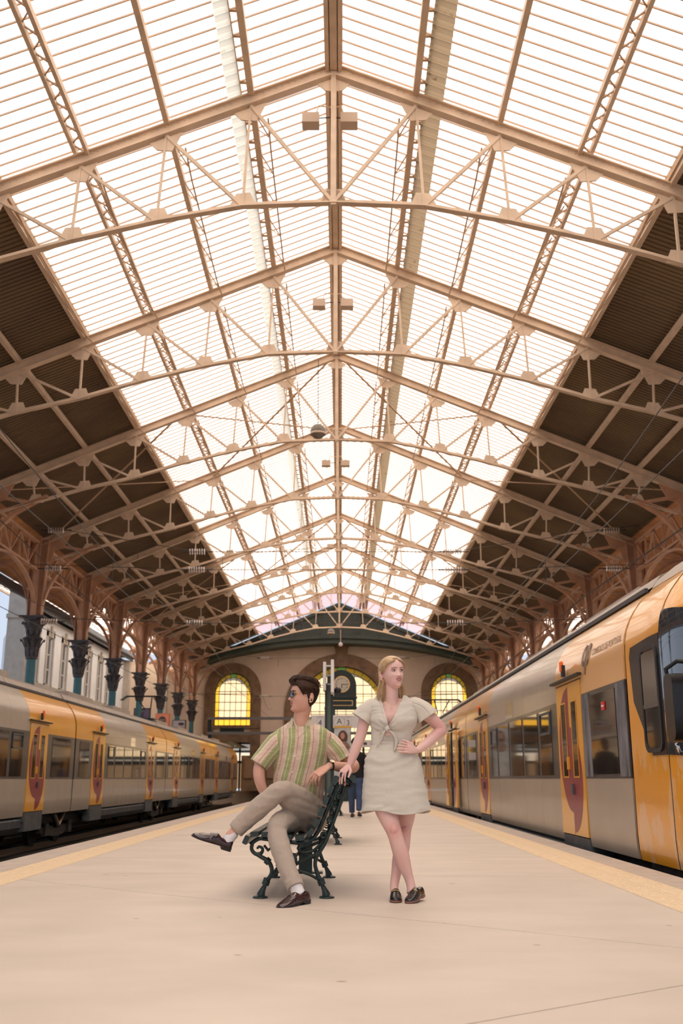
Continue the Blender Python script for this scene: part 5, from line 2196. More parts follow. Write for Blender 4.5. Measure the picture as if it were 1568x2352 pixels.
for i in range(520):
    x = rnd.uniform(-.072, .072)
    y = rnd.uniform(-.096, .070)
    if (x / .088) ** 2 + ((y - .004) / .118) ** 2 > .86:
        continue
    sd_ = rnd.uniform(-.010, .010)
    lf = rnd.uniform(.001, .007)
    pts = []
    for k in range(5):
        yy = y + .012 * k
        xx = x + sd_ * k / 4
        pts.append(Tm @ V((xx, yy, topz_m(xx, yy) - .004 + lf * math.sin(PI * k / 4))))
    hair_strand(mb, pts, rnd.uniform(.0018, .0036), 4)
for i in range(22):
    x = -.052 + .104 * i / 21
    hair_strand(mb, [Tm @ V((x, -.078, .078)), Tm @ V((x, -.094, .094)), Tm @ V((x * 1.0, -.100, .114)), Tm @ V((x + rnd.uniform(-.008, .008), -.086, topz_m(x, -.086) + .006)), Tm @ V((x, -.05, topz_m(x, -.05) + .002))], .0050, 6)
for i in range(420):
    sgn_ = rnd.choice((-1, 1))
    a = PI / 2 - sgn_ * rnd.uniform(1.0, 3.1)
    z = rnd.uniform(interp(HL_M, math.sin(a)) + .006, .075)
    g_ = .006 + .009 * sstep(z, .02, .07)
    pts = [Tm @ head_pt(a - sgn_ * .05 * k, z - .006 * k, False, g_ - (.001 * k)) for k in range(4)]
    hair_strand(mb, pts, rnd.uniform(.0008, .0018), 3)
tag(mb.build('hair_strands', M['hair_m'], hair, smooth=True), kind='stuff')
# sunglasses
M['frame_d'] = mat('dark frame', (0.01, 0.012, 0.02), 0.15, coat=.6)
M['lens'] = mat('sunglass lens', (0.03, 0.035, 0.05), 0.05, spec=1, coat=1)
gl = MB()
for s in (-1, 1):
    pts = [(s * .008, -.100, .022), (s * .030, -.099, .025), (s * .056, -.090, .023), (s * .058, -.089, .008), (s * .052, -.091, -.012), (s * .036, -.097, -.018), (s * .016, -.100, -.013), (s * .009, -.101, .004), (s * .008, -.100, .022)]
    gl.tube([Tm @ V(p) for p in pts], .0024, 6)
gl.tube([Tm @ V((-.010, -.100, .016)), Tm @ V((0, -.103, .018)), Tm @ V((.010, -.100, .016))], .0022, 6)
gls = gl.build('sunglasses', M['frame_d'], man, smooth=True)
for s in (-1, 1):
    m = MB()
    pts = [(s * .009, -.0995, .021), (s * .030, -.0985, .024), (s * .056, -.0895, .022), (s * .057, -.0885, .008), (s * .051, -.0905, -.011), (s * .036, -.0965, -.017), (s * .017, -.0995, -.012), (s * .010, -.1005, .004)]
    m.rings([[Tm @ V(p) for p in pts], [Tm @ (V(p) + V((0, .0015, 0))) for p in pts]])
    m.build('lens', M['lens'], gls)
    m = MB()
    m.tube([Tm @ V((s * .058, -.088, .017)), Tm @ V((s * .073, -.060, .017)), Tm @ V((s * .0775, -.012, .015))], .0020, 6)
    m.build('temple', M['gold'], gls)
    m = MB()
    m.tube([Tm @ V((s * .0775, -.016, .015)), Tm @ V((s * .0785, .010, .012)), Tm @ V((s * .078, .022, -.002))], .0026, 6)
    m.build('temple_tip', M['frame_d'], gls)
# shirt: torso
rows = [(P(686, 1842, 8.03), .205, .135, -.040), (P(684, 1825, 8.02), .206, .138, -.034), (P(686, 1790, 8.0), .203, .140, -.018), (P(690, 1755, 7.99), .206, .142, 0), (P(693, 1725, 7.98), .220, .145, .010), (P(694, 1700, 7.97), .236, .138, .016),
        (P(693, 1686, 7.97), .228, .125, .018), (P(692, 1675, 7.97), .195, .108, .018), (P(691, 1667, 7.97), .145, .090, .018), (P(690, 1660, 7.96), .108, .080, .018), (P(690, 1655, 7.955), .088, .074, .018), (P(690, 1649, 7.95), .077, .066, .018)]
q = crom([(r[0].x, r[0].y, r[0].z, r[1], r[2], r[3]) for r in rows], 5)
wd = V((.985, -.10, 0)).normalized()
dd = V((wd.y, -wd.x, 0))
NR = 84
rings_ = []
stv = []
vz = P(690, 1694, 7.85).z
for a in q:
    c = V(a[:3])
    # V opening at the top
    if c.z > vz:
        op = min(1, (c.z - vz) / (P(690, 1655, 7.96).z - vz)) * .060
    else:
        op = 0
    ao = math.asin(min(.9, op / a[3])) if op else 0
    ring = []
    for i in range(NR + 1):
        t = -PI / 2 + ao + (2 * PI - 2 * ao) * i / NR
        u = math.cos(t)
        ring.append(c + wd * (a[3] * u) - dd * (a[4] * math.sin(t)) * -1)
        stv.append((a[3] * u * 1.0 - a[5] + (0 if math.sin(t) < 0 else .06)) / .118 + 10.38)
    rings_.append(ring)
shirt = cloth_from(rings_, 'shirt', M['stripe'], man, closed=False, stripe=stv, amp=.007, seed=2.0, sol=.002, ff=(6, 5, 9))


def sleeve(pts, nm, r0, seed, flip=1):
    q = crom([(p[0].x, p[0].y, p[0].z, p[1], p[2]) for p in pts], 5)
    rg = []
    st = []
    n = 40
    tmp = MB()
    tmp.tube([V(a[:3]) for a in q], [(a[3], a[4]) for a in q], n, False)
    k = len(q)
    axis = (V(q[-1][:3]) - V(q[0][:3])).normalized()
    side = axis.cross(V((0, -1, 0))).normalized()
    for j in range(k):
        ring = tmp.v[j * n:(j + 1) * n]
        c = V(q[j][:3])
        rg.append(list(ring) + [ring[0].copy()])
        for p in list(ring) + [ring[0]]:
            st.append(flip * ((p - c).dot(side)) / .118 + r0)
    return cloth_from(rg, nm, M['stripe'], shirt, closed=False, stripe=st, amp=.005, seed=seed, ff=(9, 9, 9))


sleeve([(P(657, 1698, 7.97), .060, .080), (P(637, 1706, 7.965), .070, .082), (P(617, 1728, 7.96), .073, .078), (P(601, 1747, 7.95), .077, .074), (P(594, 1757, 7.945), .079, .072)], 'sleeve', 10.55, 5)
sleeve([(P(732, 1696, 7.97), .060, .080), (P(751, 1706, 7.975), .072, .084), (P(768, 1724, 7.98), .077, .084), (P(779, 1740, 7.99), .080, .080), (P(784, 1748, 7.99), .081, .080)], 'sleeve', 10.42, 8)
# collar
M['stripe_p'] = mat('collar cloth', (0.66, 0.52, 0.41), .85, var=.05, scale=60, bump=.2)
for s, pts in ((-1, [(674, 1652), (671, 1668), (672, 1678), (656, 1677), (660, 1666), (668, 1656)]), (1, [(706, 1656), (704, 1670), (706, 1678), (723, 1681), (722, 1670), (716, 1652)])):
    m = MB()
    pp = [P(x, y, 7.875 + abs(i - 2.5) * .006) for i, (x, y) in enumerate(pts)]
    m.rings([[p + V((0, -.002, 0)) for p in pp], [p + V((0, .004, 0)) for p in pp]])
    m.build('collar_point', M['stripe_p'], shirt)
m = MB()
nb = [(674, 1652, 7.885), (677, 1664, 7.86), (683, 1680, 7.845), (686, 1694, 7.838)]
m.tube([P(*p) for p in nb], .0035, 6)
m.tube([P(*p) for p in ((707, 1657, 7.88), (703, 1672, 7.86), (696, 1684, 7.845), (686, 1694, 7.838))], .0035, 6)
m.build('facing_edge', M['stripe_p'], shirt)
for (x, y) in ((678, 1736), (671, 1773), (684, 1706)):
    p = P(x, y, 7.85)
    m = MB().tube([p + V((0, .004, 0)), p + V((0, -.010, 0))], .0055, 10)
    m.build('button', M['white'], shirt)
# trousers
mb = MB()
mb.ball(P(704, 1868, 8.05), (.155, .155, .125), 24, 16)
limb(mb, [(P(722, 1880, 8.02), .125), (P(700, 1868, 7.90), .122), (P(676, 1846, 7.76), .098), (P(655, 1824, 7.66), .076)], n=24)
mb.ball(P(690, 1862, 8.0), (.14, .13, .095), 24, 16)
LK = P(645, 1812, 7.62)
limb(mb, [(P(728, 1868, 8.08), .105), (P(715, 1862, 7.98), .108), (P(690, 1840, 7.82), .096), (P(660, 1820, 7.67), .079), (P(641, 1818, 7.60), .071), (P(620, 1834, 7.59), .071), (P(590, 1860, 7.59), .073), (P(560, 1888, 7.585), .064), (P(545, 1903, 7.58), .062), (P(541, 1907, 7.58), .060)], n=24)
limb(mb, [(P(706, 1884, 8.10), .100), (P(680, 1880, 7.95), .098), (P(655, 1886, 7.74), .088), (P(638, 1896, 7.58), .074), (P(636, 1916, 7.53), .071), (P(645, 1950, 7.46), .072), (P(658, 1990, 7.39), .064), (P(671, 2020, 7.335), .060), (P(679, 2040, 7.30), .063)], n=24)


def tdisp(co, no):
    return no * (fold(co, .0028, (10, 10, 16), 4.0) + .0032 * noise.noise(V((co.x * 28, co.y * 10, co.z * 24))))


trs = remeshed(mb, 'trousers', M['trouser'], man, .006, 5, tdisp)
m = MB()
m.tube([P(556, 1893, 7.53), P(541, 1905, 7.515)], .001, 4)
# socks
m = MB()
limb(m, [(P(538, 1912, 7.57), .0385), (P(526, 1926, 7.56), .041), (P(518, 1940, 7.555), .043)], n=18)
m.build('sock', M['sock'], man, smooth=True)
m = MB()
limb(m, [(P(668, 2008, 7.345), .046), (P(677, 2030, 7.31), .047), (P(683, 2046, 7.29), .045), (P(690, 2062, 7.26), .046)], n=18)
m.build('sock', M['sock'], man, smooth=True)
shoe(man, (-.235, 7.275, .0165), (-.165, -.225, -.027), M['leather'], M['sole'], L=.305, loafer=True, w=1.1)
hp = P(528, 1950, 7.56)
shoe(man, hp, P(456, 1927, 7.50) - hp, M['leather'], M['sole'], L=.29, lift=V((.35, -.10, 1)), w=1.1)
# watch
wc = P(760, 1759, 7.785)
ax = (P(754, 1760, 7.77) - P(766, 1759, 7.80)).normalized()
wn = V((-.05, -.62, .78))
wn = (wn - ax * wn.dot(ax)).normalized()
ws = ax.cross(wn)
m = MB()
rg = []
for e in (-.009, .009):
    rg.append([wc + ax * e + ws * (.034 * math.cos(a)) + wn * (.0335 * math.sin(a)) for a in [2 * PI * i / 24 for i in range(24)]])
m.rings(rg, False)
rg = []
for e in (.009, -.009):
    rg.append([wc + ax * e + ws * (.032 * math.cos(a)) + wn * (.0315 * math.sin(a)) for a in [2 * PI * i / 24 for i in range(24)]])
m.rings(rg, False)
wt = m.build('watch', mat('watch strap', (0.03, 0.012, 0.01), .5), man, smooth=True)
m = MB()
wc2 = wc + wn * .034
m.tube([wc2, wc2 + wn * .007], .019, 24)
m.build('watch_case', M['gold'], wt)
MB().tube([wc2 + wn * .0068, wc2 + wn * .008], .0162, 24).build('watch_dial', mat('watch dial', (.8, .74, .62), .25), wt)
for ang, L_ in ((.4, .011), (2.2, .008)):
    MB().beam(wc2 + wn * .0085, wc2 + wn * .0085 + (ax * math.cos(ang) + ws * math.sin(ang)) * L_, .001, .001).build('watch_hand', M['black'], wt)

# ================================================================ woman
wom = thing('person', (.42, 7.45, 0), 'woman in beige tie-front dress standing beside the bench, hand on hip', 'person')
hs = 1.02
Rw = Matrix.Rotation(math.radians(27), 3, 'Z') @ Matrix.Rotation(math.radians(-4), 3, 'X') @ Matrix.Rotation(math.radians(-3), 3, 'Y')
Cw = P(901, 1547, 7.48)
Tw = Matrix.Translation(Cw) @ (Rw * hs).to_4x4()
mb = MB()
head_shell(mb, Tw, True)
for s in (-1, 1):
    ear(mb, Tw, s)
limb(mb, [(P(899, 1560, 7.50), .050), (P(899, 1582, 7.50), .050), (P(899, 1596, 7.50), .049), (P(899, 1608, 7.51), .056), (P(899, 1620, 7.52), .075, .065)], n=20)
# torso
oval_rings(mb, [(P(899, 1604, 7.53), .065, .05), (P(899, 1611, 7.53), .120, .055), (P(900, 1624, 7.53), .155, .075), (P(902, 1645, 7.52), .158, .100), (P(902, 1665, 7.52), .148, .098), (P(900, 1690, 7.52), .130, .088), (P(899, 1710, 7.52), .125, .085),
                (P(902, 1740, 7.52), .150, .10), (P(905, 1770, 7.52), .165, .11), (P(908, 1800, 7.52), .15, .11)], V((1, 0, 0)), 30)
for s in (-1, 1):
    mb.ball(P(903 + s * 23, 1654, 7.455), (.058, .055, .060), 16, 12)
# right arm (image left) down to the bench
limb(mb, [(P(862, 1628, 7.53), .040), (P(845, 1637, 7.53), .045), (P(836, 1658, 7.53), .045), (P(828, 1690, 7.53), .0395), (P(822, 1706, 7.53), .038), (P(816, 1722, 7.53), .038), (P(808, 1744, 7.53), .031), (P(803, 1758, 7.53), .0245, .022)])
hand(mb, P(803, 1756, 7.53), P(787, 1774, 7.50), (-.35, -.55, .76), 1, [(.55, .20, .1), (.55, .25, .15), (.50, .25, .15), (.5, .25, .15)], spread=.10, sc=.88,
     thumb=[P(805, 1769, 7.475), P(803, 1777, 7.455), P(800, 1785, 7.45)], wr=(.025, .019))
# left arm, hand on the hip
limb(mb, [(P(942, 1627, 7.53), .040), (P(965, 1634, 7.54), .045), (P(986, 1646, 7.55), .046), (P(1006, 1666, 7.56), .043), (P(1013, 1677, 7.56), .041), (P(1004, 1686, 7.54), .041), (P(988, 1700, 7.50), .038), (P(970, 1715, 7.45), .031), (P(956, 1724, 7.42), .0245, .022)])
hand(mb, P(958, 1723, 7.42), P(936, 1719, 7.372), (.15, -1, .12), -1, [(.05, .12, .1), (.10, .15, .1), (.12, .18, .1), (.15, .2, .1)], spread=.07, sc=.86,
     thumb=[P(943, 1708, 7.39), P(933, 1703, 7.385), P(924, 1700, 7.38)], wr=(.024, .018))
# legs: the front one crosses over
limb(mb, [(P(876, 1800, 7.50), .088), (P(883, 1850, 7.45), .080), (P(893, 1880, 7.42), .068), (P(902, 1903, 7.40), .057), (P(908, 1920, 7.39), .0535), (P(914, 1940, 7.40), .054), (P(921, 1962, 7.42), .056), (P(929, 1988, 7.44), .046), (P(938, 2015, 7.45), .034), (P(944, 2036, 7.44), .032), (P(945, 2052, 7.42), .034)], n=20)
limb(mb, [(P(934, 1800, 7.56), .086), (P(933, 1850, 7.57), .074), (P(931, 1880, 7.57), .064), (P(928, 1903, 7.57), .054), (P(926, 1925, 7.57), .052), (P(922, 1950, 7.58), .056), (P(915, 1978, 7.57), .047), (P(909, 2010, 7.54), .035), (P(905, 2034, 7.49), .031), (P(906, 2049, 7.45), .030)], n=20)
for (x, y, Y_) in ((904, 1906, 7.355), (929, 1906, 7.53)):
    mb.ball(P(x, y, Y_), (.030, .026, .034), 12, 8)
bodyw = remeshed(mb, 'body', M['skin_w'], wom, .0032, 2)
# knees are redder: broad flush of the skin itself
nt = M['skin_w'].node_tree
bs = nt.nodes['Principled BSDF']
prev = bs.inputs['Base Color'].links[0].from_socket
cur = prev
tcn = nt.nodes.new('ShaderNodeTexCoord')
for (pt, r_, col) in ((P(905, 1908, 7.36) - org(wom), .075, (.62, .22, .18, 1)), (P(930, 1903, 7.5) - org(wom), .07, (.6, .22, .17, 1)), (P(1013, 1672, 7.5) - org(wom), .10, (.66, .30, .29, 1)), (P(797, 1775, 7.5) - org(wom), .06, (.66, .30, .27, 1)), (P(925, 1715, 7.4) - org(wom), .06, (.66, .30, .27, 1)), (P(907, 1573, 7.4) - org(wom), .035, (.66, .30, .27, 1))):
    vd = nt.nodes.new('ShaderNodeVectorMath')
    vd.operation = 'DISTANCE'
    vd.inputs[1].default_value = pt
    nt.links.new(tcn.outputs['Object'], vd.inputs[0])
    mr = nt.nodes.new('ShaderNodeMapRange')
    mr.inputs[1].default_value = r_
    mr.inputs[2].default_value = r_ * .2
    mr.inputs[3].default_value = 0
    mr.inputs[4].default_value = .6
    nt.links.new(vd.outputs['Value'], mr.inputs[0])
    mx = nt.nodes.new('ShaderNodeMix')
    mx.data_type = 'RGBA'
    nt.links.new(mr.outputs[0], mx.inputs[0])
    nt.links.new(cur, mx.inputs[6])
    mx.inputs[7].default_value = col
    cur = mx.outputs[2]
nt.links.new(cur, bs.inputs['Base Color'])
face_parts(bodyw, Tw, True, M['lip'], looks=(.0025, .0012), smile=True)
# earring
m = MB()
ec = Tw @ V((-.081, .012, -.048))
m.tube([ec + V((.006 * math.cos(a), 0, .006 * math.sin(a))) for a in [2 * PI * i / 10 for i in range(11)]], .0015, 6)
m.build('earring', M['gold'], bodyw)
# necklace
m = MB()
neck = [(872, 1601, 7.50), (876, 1608, 7.475), (884, 1613, 7.45), (893, 1619, 7.435), (899, 1622, 7.43), (906, 1616, 7.435), (914, 1609, 7.455), (921, 1600, 7.485)]
m.tube([P(*p) + V((0, -.006, 0)) for p in neck], .0011, 5)
nl = m.build('necklace', M['gold'], wom)
pc = P(899, 1625, 7.422)
m = MB()
m.tube([pc + V((.008 * math.cos(a), -.004, -.004 + .008 * math.sin(a))) for a in [2 * PI * i / 14 for i in range(15)]], .0015, 6)
m.build('pendant', M['gold'], nl)
# hair
hairw = hair_cap(Tw, True, HL_W, lambda a, z: .010 + .0015 * math.sin(a * 30 + z * 60) + (.008 if math.sin(a) < 0 else 0) * sstep(z, .0, .05), -.10).build('hair', M['hair_b'], wom, smooth=True)


def skull(a, z, g=.0):
    return head_pt(a, z, True, .012 + g)


mb = MB()
rnd = random.Random(11)
# strands over the skull from the parting, swept back
for i in range(300):
    s = rnd.choice((-1, 1))
    y0_ = rnd.uniform(-.072, .06)
    f = (y0_ + .072) / .132
    # azimuth path from front towards the back, height falling
    a0 = PI / 2 - s * rnd.uniform(.06, .5) - s * f * .9
    a1 = -s * rnd.uniform(.25, .9) + (0 if s > 0 else PI) if False else (PI / 2 - s * (PI / 2 + rnd.uniform(.25, 1.1)))
    z0_ = .088 + .027 * f + rnd.uniform(-.004, .004)
    z1_ = rnd.uniform(-.02, .06)
    pts = []
    gg_ = rnd.uniform(0, .004)
    for k in range(6):
        t = k / 5
        a = a0 + (a1 - a0) * t
        z = z0_ + (z1_ - z0_) * (t ** 1.3)
        pts.append(Tw @ skull(a, min(z, .112), gg_))
    hair_strand(mb, pts, rnd.uniform(.0016, .0030), 4)
# falling hair behind the neck and on both sides
for i in range(560):
    s = rnd.choice((-1, 1))
    x = s * rnd.uniform(.010, .074)
    yb = .066 + rnd.uniform(-.022, .030) - abs(x) * .30
    top = Tw @ V((x * .95, yb + .014, .02 + rnd.uniform(-.02, .03)))
    m1 = Tw @ V((x * 1.08, yb + .002, -.05))
    zb = -.125 - rnd.uniform(0, .050)
    wv = rnd.uniform(-.012, .012)
    m2 = Tw @ V((x * (1.32 if abs(x) > .04 else 1.1) + wv, yb - .004, -.105))
    e1 = Tw @ V((x * 1.48 + wv, yb + rnd.uniform(-.006, .010), zb - .02))
    e2 = Tw @ V((x * 1.34 + wv * 1.5, yb + .006, zb - .034))
    hair_strand(mb, [top, m1, m2, e1, e2], rnd.uniform(.0012, .0030), 4)
# flyaways
for i in range(26):
    s = rnd.choice((-1, 1))
    z = rnd.uniform(-.12, .05)
    b = Tw @ V((s * .075, .04, z))
    e = b + V((s * rnd.uniform(.02, .045), 0, rnd.uniform(-.03, .03)))
    hair_strand(mb, [b, (b + e) / 2 + V((0, 0, .008)), e], .00045, 3)
tag(mb.build('hair_strands', M['hair_b'], hairw, smooth=True), kind='stuff')
# dress
rows = [(P(908, 1866, 7.50), .247, .165), (P(908, 1850, 7.50), .243, .163), (P(906, 1820, 7.50), .232, .156), (P(904, 1790, 7.50), .221, .148), (P(902, 1760, 7.50), .208, .140), (P(901, 1742, 7.50), .196, .130), (P(900, 1725, 7.51), .172, .116), (P(900, 1712, 7.51), .156, .104),
        (P(899, 1700, 7.51), .147, .098), (P(899, 1690, 7.51), .146, .099), (P(900, 1680, 7.51), .151, .108), (P(902, 1668, 7.51), .164, .126), (P(903, 1655, 7.51), .174, .136), (P(903, 1643, 7.52), .176, .128), (P(902, 1632, 7.52), .174, .110), (P(901, 1622, 7.52), .172, .094), (P(900, 1612, 7.53), .158, .078), (P(900, 1604, 7.53), .128, .068), (P(899, 1598, 7.53), .100, .060)]
q = crom([(r[0].x, r[0].y, r[0].z, r[1], r[2]) for r in rows], 5)
rings_ = []
vb = P(893, 1672, 7.40)
KC = P(889, 1674, 7.38)
ztop = P(900, 1598, 7.53).z
NR = 150
for a in q:
    c = V(a[:3])
    f = max(0, min(1, (c.z - vb.z) / (ztop - vb.z)))
    xl = vb.x + (P(872, 1598, 7.5).x - vb.x) * f
    xr = vb.x + (P(926, 1598, 7.5).x - vb.x) * f
    if f <= 0:
        xl = xr = c.x
    al = math.acos(max(-.99, min(.99, (xl - c.x) / a[3])))
    ar = math.acos(max(-.99, min(.99, (xr - c.x) / a[3])))
    ring = []
    for i in range(NR + 1):
        t = -ar + (ar + (2 * PI - al)) * i / NR
        th = ar - (ar + 2 * PI - al) * i / NR

        # angle measured so that -y is the front
        x = a[3] * math.cos(th)
        y = -a[4] * math.sin(th)
        dz_ = 0
        if c.z < rows[1][0].z:
            dz_ = .012 * math.sin(th * 3 + .6) + (.010 * math.exp(-((x + .09) / .06) ** 2) if math.sin(th) > 0 else 0)
        fl = 0
        if c.z < P(0, 1770, 7.5).z:
            k_ = (P(0, 1770, 7.5).z - c.z) / .33
            fl = .008 * k_ * math.sin(th * 7 + 1)
        pt_ = c + V((x * (1 + fl), y * (1 + fl * 2), dz_))
        if math.sin(th) > 0:
            ddx, ddz = pt_.x - KC.x, pt_.z - KC.z
            dd_ = math.hypot(ddx, ddz)
            an = math.atan2(ddz, abs(ddx))
            if dd_ < .16 and abs(an) < 1.25:
                pt_.y -= .0085 * math.cos(an * 12) * math.exp(-dd_ / .055) * sstep(dd_, 0, .02)
        ring.append(pt_)
    rings_.append(ring)
dress = cloth_from(rings_, 'dress', M['linen'], wom, closed=False, amp=.0055, seed=12.0, sol=.002, ff=(4, 4, 20), weld=True)


def capsleeve(pts, seed):
    q = crom([(p[0].x, p[0].y, p[0].z, p[1], p[2]) for p in pts], 4)
    n = 36
    tmp = MB()
    tmp.tube([V(a[:3]) for a in q], [(a[3], a[4]) for a in q], n, False)
    rg = []
    for j in range(len(q)):
        r_ = tmp.v[j * n:(j + 1) * n]
        c = V(q[j][:3])
        f = j / (len(q) - 1)
        r_ = [c + (p - c) * (1 + .07 * f * math.sin(i * 2 * PI / n * 5 + seed)) for i, p in enumerate(r_)]
        rg.append(r_ + [r_[0].copy()])
    return cloth_from(rg, 'cap_sleeve', M['linen'], dress, closed=False, amp=.003, seed=seed, ff=(9, 9, 9))


capsleeve([(P(872, 1624, 7.53), .030, .040), (P(855, 1624, 7.53), .052, .062), (P(842, 1634, 7.53), .064, .070), (P(834, 1646, 7.53), .072, .080), (P(830, 1652, 7.53), .077, .086)], 1)
capsleeve([(P(930, 1622, 7.53), .030, .040), (P(950, 1621, 7.53), .054, .062), (P(966, 1629, 7.53), .068, .070), (P(976, 1641, 7.53), .076, .080), (P(981, 1648, 7.53), .080, .088)], 3)
# neckline band, knot, tails, waist seams
m = MB()
m.tube([P(*p) for p in ((871, 1597, 7.48), (873, 1612, 7.452), (877, 1632, 7.415), (884, 1655, 7.385), (890, 1672, 7.372))], (.003), 6)
m.tube([P(*p) for p in ((927, 1597, 7.48), (922, 1612, 7.45), (913, 1632, 7.41), (901, 1655, 7.38), (891, 1672, 7.372))], (.003), 6)
m.build('neckline_hem', M['linen'], dress, smooth=True)
kn = MB()
kc = P(889, 1674, 7.372)
kn.ball(kc, (.019, .014, .013), 16, 12)
kn.tube([kc + V((.002 * math.sin(a), -.013 * math.cos(a) - .001, .015 * math.sin(a))) for a in [-1.6 + 3.2 * k / 10 for k in range(11)]], [.004] + [.009] * 9 + [.004], 10)
kn.build('tie_knot', M['linen'], dress, smooth=True)
for pts in ([(885, 1677, 7.365, .006), (880, 1685, 7.36, .011), (876, 1697, 7.375, .014), (870, 1708, 7.385, .012), (866, 1716, 7.39, .004)],
            [(893, 1677, 7.365, .006), (901, 1684, 7.355, .012), (908, 1696, 7.37, .018), (910, 1708, 7.375, .017), (907, 1720, 7.375, .010), (905, 1725, 7.375, .004)]):
    m = MB()
    q2 = crom([(*P(p[0], p[1], p[2]), p[3]) for p in pts], 4)
    L1 = []
    rg = []
    for a in q2:
        c = V(a[:3])
        rg.append([c + V((a[3], .002, 0)), c + V((0, -.006, 0)), c + V((-a[3], .002, 0)), c + V((0, .003, 0))])
    m.rings(rg)
    m.build('tie_tail', M['linen'], dress, smooth=True)
for (py, hw_, hd_) in ((1701, .149, .100), (1709, .156, .104)):
    cw = P(899, py, 7.51)
    m = MB()
    m.tube([cw + V((hw_ * math.cos(a), hd_ * math.sin(a), 0)) for a in [2 * PI * k / 48 for k in range(49)]], .0022, 5)
    m.build('waist_seam', M['linen'], dress)
m = MB()
kh = [P(885, 1689, 7.385), P(897, 1689, 7.385), P(895, 1679, 7.385), P(887, 1679, 7.385)]
m.rings([kh, [p + V((0, .012, 0)) for p in kh]])
m.build('keyhole_skin', M['skin_w'], bodyw)
# ring
for c_, n_v, rr in ((P(927, 1716, 7.362), V((1, 0, 0)), .0085),):
    m = MB()
    m.tube([c_ + V((0, rr * math.cos(a), rr * math.sin(a))) for a in [2 * PI * i / 12 for i in range(13)]], .0012, 5)
    m.build('finger_ring', M['silver'], bodyw)
# loafers
shoe(wom, (.385, 7.535, .002), (-.010, -.20, 0), M['leather_k'], M['sole_tan'], L=.245, loafer=False, w=.88, bit=M['gold'])
shoe(wom, (.565, 7.47, .026), (-.105, -.205, -.024), M['leather_k'], M['sole_tan'], L=.245, loafer=False, w=.88, bit=M['gold'])
# ================================================================ overhead wires
M['wire'] = mat('wire', (0.03, 0.025, 0.02), 0.5)


def insul(p, parent, n=7, gap=.085, R_=.11, ax=V((1, 0, 0))):
    m = MB()
    p = V(p)
    L_ = n * gap
    up = V((0, 0, 1))
    s = ax.cross(up)
    for i in range(n):
        c = p + ax * ((i - (n - 1) / 2) * gap)
        rg = [[c + ax * dx + s * (r * math.cos(a)) + up * (r * math.sin(a)) for a in [2 * PI * k / 12 for k in range(12)]] for dx, r in ((-.022, .03), (-.012, R_), (.004, R_), (.022, .03))]
        m.rings(rg)
    m.build('insulator', M['insul'], parent, smooth=0.6)
    m = MB().tube([p - ax * (L_ / 2 + .25), p + ax * (L_ / 2 + .25)], .022, 6)
    m.build('end_fitting', M['wire'], parent)


def cross_span(Y, zs, lab):
    for nm, z0, z1 in zs:
        t = thing('cross_span_wire', (X0, Y, z1), f'{nm} cross span wire with ribbed insulators, {lab}', 'wire')
        pts = [(X0 - XC, Y, z0 + .15), (-5.1, Y, z1), (3.9, Y, z1), (X0 + XC, Y, z0 + .15)]
        MB().tube(pts, .011, 5).build('wire', M['wire'], t)
        for x in (-10.9 + .75, 9.95 - .35):
            zz_ = z0 + (z1 - z0) * .08
            insul((x, Y, zz_), t)
        for x in (-5.1, 3.95):
            insul((x, Y, z1), t)
        # droppers
        if nm == 'upper':
            for x in (-7.2, -4.2, 3.2, 6.2):
                zt = z0 + (z1 - z0) * min(1, (XC - abs(x)) / 5.6)
                MB().tube([(x, Y, zt), (x, Y, zt - .55)], .008, 5).build('dropper', M['wire'], t)


cross_span(34.4, (('upper', 9.45, 8.6), ('middle', 8.0, 7.95), ('lower', 6.12, 6.06)), 'nearest span across the hall')
cross_span(66.5, (('upper', 9.2, 8.6), ('lower', 6.2, 6.1)), 'far span before the end wall')
for (x, z, nm) in ((-5.15, 5.1, 'near left'), (-8.75, 5.1, 'far left'), (4.6, 5.1, 'near right')):
    t = thing('contact_wire', (x, 20, z), f'thin overhead contact wire with catenary above the {nm} track', 'wire')
    MB().tube([(x, 12, z), (x, 34.4, z), (x, 66.5, z), (x, 76, z)], .010, 5).build('contact_wire', M['wire'], t)
    cat = []
    for (a, b) in ((12, 34.4), (34.4, 66.5), (66.5, 76)):
        for i in range(8):
            f_ = i / 8
            cat.append((x, a + (b - a) * f_, z + 1.0 - .5 * 4 * f_ * (1 - f_)))
    MB().tube(cat, .010, 5).build('catenary_wire', M['wire'], t)
    for yy in (22, 44, 56):
        MB().tube([(x, yy, z), (x, yy, z + .75)], .006, 4).build('dropper', M['wire'], t)
# feeder cable passing under the right eaves and over the right train
t = thing('feeder_cable', (8.6, 12, 7.4), 'dark sagging cable crossing above the right train roof', 'cable')
pts = [(X0 + 8.9, 14, 7.3), (X0 + 8.7, 24, 6.9), (X0 + 8.5, 34.4, 6.9), (X0 + 8.3, 50, 6.3), (X0 + 8.2, 66, 6.3)]
MB().tube(pts, .02, 6).build('cable', M['wire'], t)
t = thing('signal_cable', (-9, 12, 7), 'dark sagging cable running along the left arcade below the roof', 'cable')
MB().tube([(-9.6, 14, 8.4), (-9.9, 24, 8.3), (-10.2, 34.4, 8.0), (-10.0, 50, 7.3), (-10, 66, 7.2)], .016, 6).build('cable', M['wire'], t)

# ================================================================ lamps under the ridge
M['lampbox'] = mat('lamp housing', (0.55, 0.42, 0.32), 0.45)


